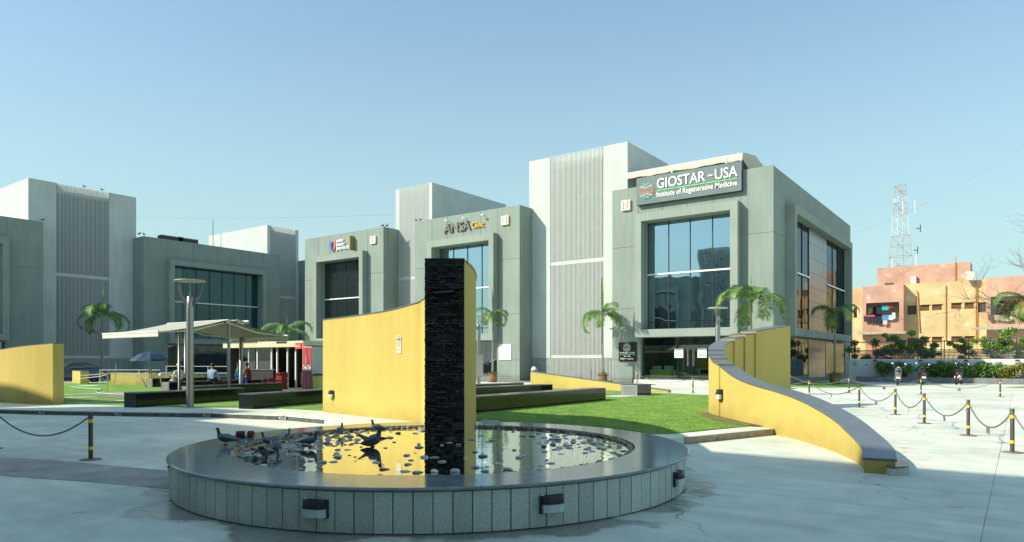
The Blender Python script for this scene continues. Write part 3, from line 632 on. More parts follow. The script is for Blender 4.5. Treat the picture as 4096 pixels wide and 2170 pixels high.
# ================================================================== FOUNTAIN
ft = thing('fountain', 'round granite fountain basin with polished dark rim and shallow water', 'fountain', (FOUNT.x, FOUNT.y, 0), CAM_ANG)
RO, RI, RZ = 3.60, 2.88, 0.465
def ring(r0, r1, z0, z1, n=128, mb=None):
    mb = mb or MB(); vs = []
    for k in range(n):
        a = 2*PI*k/n; c_, s_ = math.cos(a), math.sin(a); vs += [(r0*c_, r0*s_, z0), (r1*c_, r1*s_, z0), (r1*c_, r1*s_, z1), (r0*c_, r0*s_, z1)]
    fs = []
    for k in range(n):
        a = k*4; b = ((k+1) % n)*4
        for j in range(4): fs.append((a+j, a+(j+1) % 4, b+(j+1) % 4, b+j))
    return mb.add(vs, fs)
ring(RI-0.001, 3.535, 0.0, RZ-0.034).build('basin_wall', M_joint, ft)
NR = 14
for k in range(NR):                                     # rim made of big polished arc slabs
    a0, a1 = 2*PI*k/NR+0.0006, 2*PI*(k+1)/NR-0.0006; m_ = MB(); vs = []; n = 12
    for i in range(n+1):
        a = a0+(a1-a0)*i/n; c_, s_ = math.cos(a), math.sin(a)
        vs += [(RI*c_, RI*s_, RZ-0.032), (3.607*c_, 3.607*s_, RZ-0.032), (3.612*c_, 3.612*s_, RZ-0.010), (3.598*c_, 3.598*s_, RZ), (RI*c_, RI*s_, RZ)]
    fs = []
    for i in range(n):
        for j in range(5): fs.append((i*5+j, i*5+(j+1) % 5, i*5+5+(j+1) % 5, i*5+5+j))
    fs += [(0, 4, 3, 2, 1), tuple(n*5+j for j in range(5))]
    m_.add(vs, fs).build('rim_slab', M_rim, ft)
NS = 116; da = 2*PI/NS
sl_ = MB(); vs = []
for a in (-da/2+0.0016, 0, da/2-0.0016):
    for r in (3.53, 3.572):
        for z_ in (0.012, RZ-0.050): vs.append((r*math.cos(a), r*math.sin(a), z_))
fs = []
for i in range(2):
    a, b = i*4, i*4+4
    fs += [(a, a+1, b+1, b), (a+2, b+2, b+3, a+3), (a, b, b+2, a+2), (a+1, a+3, b+3, b+1)]
fs += [(0, 2, 3, 1), (8, 9, 11, 10)]
slm = sl_.add(vs, fs).mesh('cladding_slab', M_gran)
for k in range(NS): shared('cladding_slab', slm, ft, (random.uniform(-.002, .002), random.uniform(-.002, .002), 0), (0, 0, k*da+0.012))
MB().lathe([(RI, 0.30), (0.01, 0.30)], n=96, caps=False).build('pool_floor', mat('pool_floor', (0.045, 0.05, 0.045), 0.7, rgb2=(0.12, 0.12, 0.10), scale=3), ft)
# water: mirror-like skin with faint ripple
m, n, l, p = nodes_of('pool_water'); n.remove(p); o_ = n['Material Output']
gl = n.new('ShaderNodeBsdfGlossy'); gl.inputs['Roughness'].default_value = 0.012; gl.inputs['Color'].default_value = (0.97, 0.99, 0.98, 1)
tr = n.new('ShaderNodeBsdfTransparent'); tr.inputs['Color'].default_value = (0.62, 0.66, 0.60, 1)
fr = n.new('ShaderNodeFresnel'); fr.inputs['IOR'].default_value = 1.5
geo = n.new('ShaderNodeNewGeometry'); mp = n.new('ShaderNodeMapping'); mp.inputs['Rotation'].default_value = (0, 0, -CAM_ANG); l.new(geo.outputs['Position'], mp.inputs[0])
nz = n.new('ShaderNodeTexNoise'); nz.inputs['Scale'].default_value = 5.0; nz.inputs['Detail'].default_value = 2; l.new(mp.outputs[0], nz.inputs['Vector'])
bp = n.new('ShaderNodeBump'); bp.inputs['Strength'].default_value = 0.35; bp.inputs['Distance'].default_value = 0.006; l.new(nz.outputs['Fac'], bp.inputs['Height']); l.new(bp.outputs[0], gl.inputs['Normal'])
ml = n.new('ShaderNodeMath'); ml.operation = 'MULTIPLY_ADD'; l.new(fr.outputs[0], ml.inputs[0]); ml.inputs[1].default_value = 1.5; ml.inputs[2].default_value = 0.22; ml.use_clamp = True
mi = n.new('ShaderNodeMixShader'); l.new(ml.outputs[0], mi.inputs[0]); l.new(tr.outputs[0], mi.inputs[1]); l.new(gl.outputs[0], mi.inputs[2]); l.new(mi.outputs[0], o_.inputs[0]); M_water = m
MB().lathe([(RI-0.002, 0.418), (0.01, 0.418)], n=96, caps=False).build('water', M_water, ft, kind='structure')
# pebble mosaic edging round the pool
M_peb = mat('river_pebble', (0.24, 0.23, 0.21), 0.42, rgb2=(0.58, 0.54, 0.46), scale=5, bump=0.2, bscale=60, objvar=0.45)
M_pebd = mat('wet_edge_pebble', (0.05, 0.05, 0.045), 0.25, rgb2=(0.34, 0.28, 0.18), scale=7, objvar=0.5)
def pebmesh(i, m):
    b = MB().ell((0, 0, 0), (1, 0.68+0.1*(i % 3), 0.42+0.06*(i % 2)), 10, 6); r_ = np.random.RandomState(i)
    ph = r_.rand(3)*6
    b.v = [(v[0]*(1+.10*math.sin(2*v[1]+ph[0])), v[1]*(1+.12*math.sin(2.3*v[0]+ph[1])), v[2]*(1+.12*math.sin(1.7*v[0]+ph[2]))) for v in b.v]; return b.mesh('pebble', m)
PM = [pebmesh(i, M_peb) for i in range(6)]; PD = [pebmesh(i+9, M_pebd) for i in range(3)]
NE = 168
for k in range(NE):
    a = 2*PI*k/NE; r_ = RI-0.045
    dd = Vector((r_*math.cos(a)+0.0, r_*math.sin(a)-1.13, 0)); 
    if abs(r_*math.cos(a)) < 0.36 and abs(dd.y) < 0.2 : continue
    shared('edge_pebble', PD[k % 3], ft, (r_*math.cos(a), r_*math.sin(a), 0.425+random.uniform(-.006, .008)), (0, 0, a+PI/2+random.uniform(-.2, .2)), (0.053+random.uniform(-.008, .006), 0.056, 0.075))
# loose stones lying in the water, each its own thing
def in_pool(lat, dep): x, y = lat+1.1, dep-10.3; return x*x+y*y < (RI-0.16)**2 and not (abs(x) < .5 and y > 1.0)
spots = []
def try_add(lat, dep, s_):
    if not in_pool(lat, dep): return
    if any((lat-a)**2+(dep-b)**2 < (0.75*(s_+c))**2 for a, b, c in spots): return
    spots.append((lat, dep, s_))
for (px, py) in ((985, 1802), (1030, 1790), (1180, 1820), (1290, 1850), (1330, 1848), (1505, 1852), (1540, 1878), (1625, 1887), (1670, 1890), (1740, 1830), (1770, 1848), (1820, 1887), (1940, 1885), (2030, 1880), (1930, 1826), (2200, 1855), (2230, 1760), (2350, 1798), (2415, 1797), (2450, 1812), (2490, 1805), (2475, 1820), (2440, 1752), (2400, 1760), (2370, 1745), (2520, 1780), (2480, 1775), (1430, 1760), (1560, 1752), (1660, 1735), (1690, 1725), (1320, 1752), (1400, 1748), (1740, 1850), (1900, 1870), (2110, 1872)):
    d = FPX*(EYE-0.42)/(py-HY); try_add((px-CX)/FPX*d, d, 0.075)
while len(spots) < 285:
    a = random.uniform(0, 2*PI); q = random.random()
    if q < 0.40: c_ = (-3.15+random.gauss(0, .45), 10.5+random.gauss(0, .75))            # left bank heap
    elif q < 0.62: c_ = (1.15+random.gauss(0, .38), 10.8+random.gauss(0, .7))            # right bank heap
    elif q < 0.78: r_ = RI-abs(random.gauss(0.12, .12)); aa = random.uniform(R(15), R(165)); c_ = (-1.1+r_*math.cos(aa), 10.3+r_*math.sin(aa))
    else: r_ = math.sqrt(random.random())*RI; c_ = (-1.1+r_*math.cos(a), 10.3+r_*math.sin(a))
    try_add(c_[0], c_[1], random.choice((.035, .045, .055, .06, .07)))
for i, (a, b, s_) in enumerate(spots):
    q = W(a, b, 0.417+random.uniform(-.008, .012)); side = 'left' if a < -2.2 else ('right' if a > 0.3 else 'middle')
    shared('pebble', PM[i % 6], None, q, (random.uniform(-.15, .15), random.uniform(-.15, .15), random.uniform(0, PI)), (s_*0.95, s_*0.95, s_*0.62),
           label=f'smooth grey river pebble lying in the {side} part of the fountain water', cat='pebble', group=f'river pebbles in the {side} part of the fountain pool')
# bulkhead lamps
def bulkhead(loc, rz, label, group, s_=1.0, m_diff=None, wide=1.0):
    t = thing('wall_lamp', label, 'lamp', loc, rz, group)
    w_, h_ = 0.10*s_*wide, 0.10*s_
    MB().box(-w_*0.98, w_*0.98, -0.028*s_, 0, -h_, h_*0.92).build('back_plate', M_dark, t, bevel=0.004)
    hood = MB()
    for k in range(5):
        z0 = h_*(0.02+k*0.165); y = -0.10*s_+k*0.011*s_
        hood.extr([(-w_*0.86, -0.02*s_), (-w_*0.86, y*0.72), (-w_*0.45, y), (w_*0.45, y), (w_*0.86, y*0.72), (w_*0.86, -0.02*s_)], 2, z0, z0+h_*0.135)
    hood.extr([(-w_*0.82, -0.02*s_), (-w_*0.82, -0.055*s_), (-w_*0.4, -0.08*s_), (w_*0.4, -0.08*s_), (w_*0.82, -0.055*s_), (w_*0.82, -0.02*s_)], 2, 0.01*s_, h_*0.86)
    hood.build('hood', M_dark, t)
    MB().extr([(-w_*0.84, -0.02*s_), (-w_*0.84, -0.068*s_), (-w_*0.42, -0.092*s_), (w_*0.42, -0.092*s_), (w_*0.84, -0.068*s_), (w_*0.84, -0.02*s_)], 2, -h_*0.86, 0.0).build('diffuser', m_diff or mat('frosted_glass', (0.55, 0.60, 0.60), 0.35), t)
    MB().box(-w_*0.9, -w_*0.7, -0.03*s_, -0.005, h_*0.92, h_*1.0).build('clip', M_wht, t); return t
def ang_of(px):
    best = min(((abs(((-1.1+3.575*math.cos(R(a/4)))/(10.3+3.575*math.sin(R(a/4))))*FPX+CX-px), a/4) for a in range(-720, 0) if math.sin(R(a/4)) < 0.0)); return best[1]
for ang, lab in ((-166, 'black bulkhead lamp at the left end of the fountain wall'), (ang_of(1268), 'black bulkhead lamp on the front of the fountain, left of the slate pillar'), (ang_of(2203), 'black bulkhead lamp on the front of the fountain, right of the slate pillar'), (ang_of(2705), 'black bulkhead lamp at the right end of the fountain wall')):
    a = R(ang)+CAM_ANG; bulkhead((FOUNT.x+3.575*math.cos(a), FOUNT.y+3.575*math.sin(a), 0.245), a+PI/2, lab, 'bulkhead lamps on the fountain wall', 0.95, wide=1.45)
def on_path(o, px):      # nearest vertex face of a wall seen at a photo column -> (point, heading)
    best = None
    for a, b in zip(o[:-1], o[1:]):
        for t in np.linspace(0, 1, 20):
            q = (a[0]+(b[0]-a[0])*t, a[1]+(b[1]-a[1])*t); x = q[0]/q[1]*FPX+CX
            if best is None or abs(x-px) < best[0]: best = (abs(x-px), q, (b[0]-a[0], b[1]-a[1]))
    return best[1], best[2]
lf = [p for p in off(cl, -0.30) if p[1] > 17.0]
q, t = on_path(lf, 1329); tw = W(*t)-W(0, 0); P_ = W(q[0], q[1]); rzL = math.atan2(tw.y, tw.x)+PI
nrm = Vector((-math.sin(rzL), math.cos(rzL), 0))
def place_on(px, py, back=0.0):
    q, t = on_path(lf, px); tw = W(*t)-W(0, 0); r_ = math.atan2(tw.y, tw.x)+PI; P_ = W(q[0], q[1]); zz = EYE+(HY-py)/FPX*q[1]
    out_ = Vector((math.sin(r_), -math.cos(r_), 0)); return P_+out_*0.004+Vector((0, 0, zz)), r_
lp, r_ = place_on(1329, 1577); bulkhead(lp, r_, 'bulkhead lamp on the lower left of the tall yellow wall behind the fountain', 'bulkhead lamps on the yellow walls', 1.15)
MB().box(-0.008, 0.008, -0.004, 0, -0.35, -0.11).build('conduit', mat('conduit', (0.5, 0.33, 0.1), 0.7), D.objects['wall_lamp.004'])
q, t = on_path(smooth_path(SP_OUT, 4), 2886); tw = W(*t)-W(0, 0); r2 = math.atan2(tw.y, tw.x)+PI
bulkhead(W(q[0], q[1], EYE-(1578-HY)/FPX*q[1])+Vector((math.sin(r2), -math.cos(r2), 0))*0.006, r2, 'bulkhead lamp on the yellow spiral wall facing the lawn', 'bulkhead lamps on the yellow walls', 1.5)
np_, r_ = place_on(1597, 1342); nt_ = thing('wall_notice', 'narrow white notice headed 1000 on the tall yellow wall', 'notice', np_, r_)
MB().box(-0.10, 0.10, -0.012, 0.0, -0.47, 0.0).build('board', mat('notice_board', (0.72, 0.70, 0.58), 0.5), nt_)
text('1000', nt_, -0.085, 0.085, -0.155, -0.06, -0.0125, M_dark, 0.003)
MB().box(-0.055, 0.055, -0.0145, -0.0125, -0.04, -0.018).build('red_band', mat('faded_red', (0.6, 0.2, 0.12), 0.6), nt_)
pr = MB()
for k, z_ in enumerate((-.185, -.21)): pr.box(-.085, -.01, -.0145, -.0125, z_-.006, z_+.006); pr.box(.01, .085, -.0145, -.0125, z_-.006, z_+.006)
for k in range(6): pr.box(-.085, .08-(k == 5)*.05, -.0138, -.0125, -.24-k*.013, -.235-k*.013)
for k in range(6): pr.box(-.085, .085-(k == 5)*.08, -.0138, -.0125, -.34-k*.015, -.336-k*.015)
pr.build('print', mat('print_grey', (0.2, 0.19, 0.14), 0.8), nt_)
# stone pedestal with a tilted steel cap beside the pillar
pd_ = thing('light_pedestal', 'small stone pedestal with a tilted steel cap right of the slate pillar', 'pedestal', W(-0.42, 13.55, PZ), CAM_ANG)
MB().box(-0.11, 0.13, -0.1, 0.12, 0, 0.27).build('block', mat('pedestal_stone', (0.14, 0.13, 0.12), 0.7, 0.2, 10), pd_, bevel=0.01)
MB().cbox((0.0, 0.0, 0.315), (0.56*0.62, 0.34, 0.03), Euler((R(18), 0, R(4)))).build('cap', M_gal, pd_)

# ================================================================== SIGNS ON THE BUILDINGS
M_sg = mat('sign_face', (0.13, 0.17, 0.17), 0.32, 0.12, 0.8, spec=0.6)
M_org = {'b': mat('emblem_blue', (0.10, 0.42, 0.68), 0.4), 'g': mat('emblem_green', (0.22, 0.75, 0.18), 0.4), 'r': mat('emblem_red', (0.80, 0.10, 0.07), 0.4)}
def emblem(par, cx, cz, r, y):
    MB().extr([(cx+r*math.cos(2*PI*k/40), cz+r*math.sin(2*PI*k/40)) for k in range(40)], 1, y-0.03, y).build('emblem_disc', M_sg, par)
    for col, (ex, ez), (kx, kz), zc_, w0 in (('r', (0.97, 0.20), (0.45, 0.42), 0.10, 0.075), ('g', (0.80, 0.58), (0.35, 0.55), 0.30, 0.07), ('b', (0.36, 0.92), (0.12, 0.75), 0.52, 0.07)):
        m_ = MB()
        for sx in (-1, 1):
            for sz in (-1, 1):
                n = 8; top = []; bot = []
                for i in range(n+1):
                    t = i/n; x = (1-t)**2*ex+2*t*(1-t)*kx+t*t*0.02; zz_ = (1-t)**2*ez+2*t*(1-t)*kz+t*t*zc_
                    dx = 2*(1-t)*(kx-ex)+2*t*(0.02-kx); dz = 2*(1-t)*(kz-ez)+2*t*(zc_-kz); q = math.hypot(dx, dz); w_ = w0*(1-0.45*t)
                    top.append((cx+sx*r*(x-dz/q*w_), cz+sz*r*(zz_+dx/q*w_))); bot.append((cx+sx*r*(x+dz/q*w_), cz+sz*r*(zz_-dx/q*w_)))
                pl_ = []
                for i in range(n+1): pl_ += [top[i], bot[i]]
                vs3 = [(a_, y-0.05, b_) for a_, b_ in pl_] + [(a_, y-0.031, b_) for a_, b_ in pl_]; k = len(pl_)
                fs = [(2*i, 2*i+1, 2*i+3, 2*i+2) for i in range(n)] + [(k+2*i, k+2*i+2, k+2*i+3, k+2*i+1) for i in range(n)]
                fs += [(2*i, 2*i+2, k+2*i+2, k+2*i) for i in range(n)] + [(2*i+1, k+2*i+1, k+2*i+3, 2*i+3) for i in range(n)]
                m_.add(vs3, fs)
        m_.build({'r': 'red_band', 'g': 'green_band', 'b': 'blue_band'}[col], M_org[col], par, kind='stuff')
gs = thing('clinic_sign', 'large dark grey sign reading GIOSTAR-USA with a round coloured emblem', 'sign', (-22.46, NY, 12.87))
SWd = 7.6
for k in range(5): MB().box(k*SWd/5+0.004, (k+1)*SWd/5-0.004, -0.34, -0.30, 0.02, 1.96).build('sign_panel', M_sg, gs)
MB().box(0, SWd, -0.298, -0.06, 0, 1.98).build('sign_box', M_dark, gs); MB().box(0.4, 7.2, -0.06, -0.001, 0.5, 0.7).box(0.4, 7.2, -0.06, -0.001, 1.3, 1.45).build('bracket', M_dark, gs, kind='stuff')
emblem(gs, 0.78, 0.96, 0.60, -0.34)
M_let = mat('letter_white', (0.88, 0.88, 0.86), 0.4)
text('GIOSTAR', gs, 1.62, 5.15, 0.98, 1.70, -0.341, M_let, 0.06, bold=0.006); text('-', gs, 5.35, 5.65, 1.28, 1.37, -0.341, M_let, 0.06); text('USA', gs, 5.83, 7.35, 0.98, 1.70, -0.341, M_let, 0.06, bold=0.006)
MB().box(1.62, 7.33, -0.37, -0.341, 0.84, 0.885).build('green_rule', M_org['g'], gs)
text('Institute of Regenerative Medicine', gs, 1.60, 7.32, 0.27, 0.77, -0.341, M_let, 0.04, bold=0.004)
def letter_sign(ch, x, y, z, gb, label, rz=0):
    s_ = thing('letter_sign', label, 'sign', (x, y, z), rz, 'gold edged letter signs'); h = 0.36
    MB().box(-h*1.0, h*1.12, -0.05, -0.003, -h*1.10, h*1.08).build('gold_back', M_gold, s_)
    MB().box(-h, h, -0.17, -0.09, -h, h).build('white_face', M_wht, s_); MB().box(-h*.6, h*.6, -0.09, -0.05, -h*.6, h*.6).build('spacer', M_dark, s_)
    L_ = MB(); b = -h*0.62; t = h*0.66; k = M_dark
    def serif(x0, z0, wd=0.11): L_.box(x0-wd, x0+wd, -0.178, -0.1705, z0-0.022, z0+0.022)
    Gd = MB()
    if ch == 'N':
        L_.box(-.215, -.155, -0.178, -0.1705, b, t); L_.box(.155, .215, -0.178, -0.1705, b, t); serif(-.185, b, .07); serif(-.2, t, .08); serif(.185, t, .07)
        Gd.extr([(-.18, t), (-.08, t), (.20, b), (.10, b)], 1, -0.180, -0.1705)
    elif ch == 'M':
        L_.box(-.225, -.17, -0.178, -0.1705, b, t); L_.box(.15, .215, -0.178, -0.1705, b, t); serif(-.2, b, .06); serif(.18, b, .08); serif(-.2, t, .06); serif(.19, t, .06)
        Gd.extr([(-.19, t), (-.09, t), (.03, b+.02), (-.02, b+.02)], 1, -0.180, -0.1705); L_.extr([(.03, b+.02), (.0, b+.02), (.13, t), (.16, t)], 1, -0.176, -0.1705)
    else:
        L_.box(-.12, -.02, -0.178, -0.1705, b, t); serif(-.06, t, .10); L_.box(-.16, .16, -0.178, -0.1705, b-.014, b+.016); L_.extr([(.16, b), (.16, b+.17), (.10, b+.016)], 1, -0.178, -0.1705)
        Gd.box(-.018, .012, -0.180, -0.1705, b+.02, t-.02)
    L_.build('letter', k, s_, kind='stuff'); Gd.build('gold_stroke', M_gold, s_)
letter_sign('N', -23.42, NY, 13.06, 1, 'white letter N on a gold edged square plate'); letter_sign('M', -34.3, MY, 13.2, 1, 'white letter M on a gold edged square plate'); letter_sign('L', -50.1, 46.0, 13.2, 1, 'white letter L on a gold edged square plate')
an = thing('clinic_lettering', 'raised grey ANSA and gold Clinic lettering on the M clinic', 'sign', (MX, MY, 0))
xa0, xa1, xc0, xc1 = XatY(1777, 45.95)-MX, XatY(1884, 45.95)-MX, XatY(1889, 45.95)-MX, XatY(1937, 45.95)-MX
M_ag = mat('ansa_grey', (0.16, 0.14, 0.12), 0.5)
za = ZatY(1830, 928, 45.95); text('ANSA', an, xa0, xa1, za, za+0.83, -0.03, M_ag, 0.12, bold=0.015); text('Clinic', an, xc0, xc1, za+0.10, za+0.62, -0.03, M_gold, 0.10)
for k, px in enumerate((1792, 1862, 1936)):
    fl = thing('spot_light', f'small white spotlight over the {("first", "last grey", "gold")[k]} letters of the ANSA sign', 'lamp', (XatY(px, 45.9), MY, 13.85+0.0*k), 0, 'spotlights above the ANSA lettering')
    MB().cbox((0, -0.35, 0), (0.22, 0.16, 0.12), Euler((R(-35), 0, 0))).build('housing', M_wht, fl); MB().tube([(0, 0, 0.02), (0, -0.3, 0.03)], 0.02, 6).build('arm', M_dark, fl)
ap = thing('clinic_lettering', 'red and blue heart logo with white APEX HEART INSTITUTE lettering', 'sign', (LX, 46.0, 0))
def lx(px): return XatY(px, 45.95)-LX
def lz(px, py): return ZatY(px, py, 45.95)
x0, x1 = lx(1320), lx(1345); zb, zt_ = lz(1332, 1008), lz(1332, 966); xm = (x0+x1)/2; zm = (zb+zt_)/2; hw = (x1-x0)/2; hh = (zt_-zb)/2
def half(sg, m_, nm, dx):
    o_ = [(0.05*sg, -1), (0.55*sg, -.6), (0.95*sg, 0.05), (0.98*sg, .6), (0.62*sg, .98), (0.1*sg, .92)]; i_ = [(0.30*sg, .62), (0.50*sg, .45), (0.52*sg, .05), (0.22*sg, -.45)] if sg > 0 else [(0.12*sg, .6), (0.3*sg, .3), (.3*sg, -.1), (0.1*sg, -.5)]
    MB().extr([(xm+a*hw+dx, zm+b*hh) for a, b in o_+i_], 1, -0.14, -0.05).build(nm, m_, ap)
half(-1, mat('heart_blue', (0.06, 0.14, 0.50), 0.4), 'heart_half', 0); half(1, mat('heart_red', (0.75, 0.12, 0.12), 0.4), 'heart_half', 0)
MB().box(lx(1347), lx(1348.5), -0.12, -0.003, lz(1348, 1006), lz(1348, 962)).build('divider', M_wht, ap)
for s_, pa, pb, y0, y1 in (('APEX', 1350, 1376, 971, 961), ('HEART', 1350, 1381, 986.5, 976), ('INSTITUTE', 1350, 1399, 1002, 991)):
    zc = lz(1350, y0); text(s_, ap, lx(pa), lx(pb), zc, zc+(y0-y1)*0.0262, -0.05, M_let, 0.08, bold=0.02)
sb_ = thing('side_sign', 'narrow projecting sign box beside the heart logo lettering', 'sign', (LX+lx(1415), 46.0, lz(1415, 1003)))
MB().box(-0.03, 0.03, -0.55, -0.03, 0, 1.40).box(-0.06, 0.10, -0.03, -0.001, 0.1, 1.3).build('box', mat('sign_ochre', (0.28, 0.22, 0.05), 0.6), sb_, kind='stuff')
# black board with emblem and Gujarati lettering, N front
bx0, bx1 = XatY(2476, NY-.05), XatY(2546, NY-.05); bz0, bz1 = ZatY(2511, 1446, NY), ZatY(2511, 1370, NY)
gb = thing('clinic_board', 'black square board with round coloured emblem and Gujarati lettering', 'sign', (bx0, NY, bz0)); bw, bh = bx1-bx0, bz1-bz0
MB().box(0, bw, -0.10, -0.003, 0, bh).build('board', mat('board_black', (0.008, 0.010, 0.010), 0.3), gb, bevel=0.01); emblem(gb, bw*0.48, bh*0.72, bw*0.225, -0.10)
def tsafe(s_, *a, **k):
    try: return text(s_, *a, **k)
    except Exception: return None
tsafe('જીઓસ્ટાર-યુએસએ', gb, bw*.06, bw*.92, bh*.385, bh*.50, -0.101, M_let, 0.02, bold=0.012); MB().box(bw*.06, bw*.92, -0.115, -0.101, bh*.335, bh*.355).build('green_rule', M_org['g'], gb)
tsafe('સ્ટેમ સેલ', gb, bw*.30, bw*.68, bh*.215, bh*.31, -0.101, M_let, 0.02, bold=0.012); tsafe('રીસર્ચ ઇન્સ્ટીટ્યુટ', gb, bw*.10, bw*.86, bh*.08, bh*.19, -0.101, M_let, 0.02, bold=0.012)
ab = thing('clinic_board', 'white notice board headed ANSA on the M clinic wall', 'sign', (XatY(1997, MY), MY, ZatY(2020, 1440, MY))); aw = XatY(2046, MY)-XatY(1997, MY)
MB().box(0, aw, -0.06, -0.003, 0, 1.28).build('board', M_wht, ab); text('ANSA', ab, aw*.3, aw*.72, .98, 1.10, -0.061, M_ag, 0.004)
p_ = MB(); [p_.box(aw*.3, aw*(.6+.1*(k % 3)), -0.064, -0.061, .14+k*.115, .165+k*.115) for k in range(7)]; p_.build('print', mat('print_pale', (0.45, 0.45, 0.42), .7), ab, kind='stuff')
# oval plaque on N's side
pq = thing('clinic_board', 'dark hanging board with an oval plaque at the corner of the N clinic', 'sign', (-12.9, YatX(3128, -12.8), 2.02), R(90))
MB().box(-0.32, 0.32, -0.12, -0.06, 0, 1.55).build('board', M_dark, pq, bevel=.01); MB().extr([(0.02+.17*math.cos(2*PI*k/24), 1.10+.30*math.sin(2*PI*k/24)) for k in range(24)], 1, -0.135, -0.121).build('oval', mat('plaque_grey', (.35, .38, .38), .4), pq)
# security camera
sc_ = thing('security_camera', 'white security camera on an arm at the corner of the N clinic', 'camera', (-12.9, 47.6, 3.85), R(90))
MB().tube([(0, 0, 0), (0, -0.25, 0)], 0.018, 6).build('arm', M_wht, sc_); MB().cbox((0.22, -0.30, 0.03), (0.42, 0.14, 0.12), Euler((0, R(12), 0))).build('housing', M_wht, sc_)
# tent on N roof
tn = thing('roof_canopy', 'cream canvas canopy over the roof terrace behind the big sign', 'canopy', (-24.0, 47.4, 14.3))
def canvas():
    m_ = MB(); nx, L_ = 40, 8.75; prof = [(0.0, 1.02), (0.02, 1.50), (0.6, 1.62), (2.8, 1.95), (5.0, 1.62), (5.4, 1.2)]; vs = []
    for i in range(nx+1):
        x = L_*i/nx; sag = 0.03*math.sin(x*2.1)+0.015*math.sin(x*5.3+1)
        for j, (y, z_) in enumerate(prof): vs.append((x, y+(0.05*math.sin(x*4+1) if j == 0 else 0), z_+sag*(1 if j == 0 else .1)))
    k = len(prof); m_.add(vs, [(i*k+j, i*k+j+1, (i+1)*k+j+1, (i+1)*k+j) for i in range(nx) for j in range(k-1)], True); return m_
canvas().build('canvas', M_cream, tn); MB().add([(8.76, 0, 1.05), (8.76, .02, 1.5), (8.76, 2.8, 1.95), (8.76, 5.0, 1.62), (8.76, 5.4, 1.2), (8.76, 5.0, 0.2), (8.76, 3.6, 0.0)], [(0, 1, 2, 3, 4, 5, 6)]).build('end_panel', M_cream, tn)
for x in (3.6, 7.6, 8.6): MB().box(x, x+.09, -0.02, 0.07, 0.0, 1.3).build('post', M_wht, tn)
MB().box(0, 8.7, 0.4, 0.46, 1.40, 1.46).build('beam', mat('beam_olive', (.25, .22, .08), .7), tn)

# ================================================================== BENCHES
M_edge = mat('bench_pale_frame', (0.50, 0.52, 0.50), 0.5)
M_endf = mat('bench_end_grey', (0.12, 0.14, 0.14), 0.55, rgb2=(0.24, 0.26, 0.25), scale=60)
def bench(a, b, label, wd=0.60, h=0.49, z0=PZ, side=-1, seg=1.5, topm=None, endframe=False):
    """a,b: world points of the edge nearest the viewer; body lies to `side`"""
    t = (b-a); L_ = t.length; rz = math.atan2(t.y, t.x); o = thing('granite_bench', label, 'bench', (a.x, a.y, z0), rz, 'black granite benches'); y0, y1 = (0, wd) if side > 0 else (-wd, 0)
    MB().box(0.012, L_-0.012, y0+0.012, y1-0.012, 0, h-0.035).build('core', M_edge if endframe else M_dark, o)
    n = max(1, round(L_/seg)); w_ = L_/n
    for k in range(n):
        for ya, yb in ((y0, y0+0.011), (y1-0.011, y1)): MB().box(k*w_+0.004, (k+1)*w_-0.004, ya, yb, 0.004, h-0.04).build('side_slab', M_blk, o)
        MB().box(k*w_+0.003, (k+1)*w_-0.003, y0-0.012, y1+0.012, h-0.034, h).build('top_slab', topm or M_blktop, o)
    e = 0.05 if endframe else 0.006
    for xa, xb in ((-0.001, 0.011), (L_-0.011, L_+0.001)): MB().box(xa, xb, y0+e, y1-e, 0.004+e*.6, h-0.04-e*.4).build('end_slab', M_endf if endframe else M_blk, o)
    return o
def camdir(p, dlat, ddep): return p+(W(dlat, ddep)-W(0, 0))
b1 = G(545, 1632, PZ); bench(b1, camdir(b1, 1.95, 4.15), 'black granite bench behind the left lamp post, nearest the kerb', side=1)
b2 = G(818, 1637, PZ+0.0)+(W(0.0, 0)-W(0, 0)); b2 = G(978+40, 1638, PZ); bench(W(-8.2, 22.0), camdir(W(-8.2, 22.0), 2.4, 5.6), 'black granite bench running in behind the tall yellow wall from the left', side=1)
bench(W(-13.1, 28.4), W(-10.9, 33.0), 'black granite bench with pale framed end, first behind the lamp post bench', side=1, endframe=True)
bench(W(-16.2, 32.8), W(-11.0, 41.0), 'long black granite bench the seated people use, with pale framed end', side=1, endframe=True, h=0.52)
bench(W(-20.3, 39.2), W(-15.5, 46.5), 'black granite bench farthest back beside the rope sticks', side=1, endframe=True, h=0.52)
bench(G(2423, 1602, PZ), W(-1.2, 20.1), 'long black granite bench ending on the right lawn', side=1, seg=2.2, wd=.62) if False else None
e1 = G(2423, 1603, PZ); bench(W(-1.3, 19.95), e1, 'long black granite bench ending on the right lawn', side=1, seg=2.2, wd=.62)
bench(W(-2.2, 26.4), W(1.79, 30.6), 'middle black granite bench right of the slate pillar', side=1, wd=.62)
bench(W(-3.2, 32.5), W(.62, 36.6), 'far low bench with ochre face right of the slate pillar', side=1, wd=.6, h=.36)
c1 = G(2549, 1586, PZ); bench(c1, camdir(c1, .80, 1.0), 'short granite block bench with pale framed end on the right lawn', side=1, wd=.78, h=.50, endframe=True)

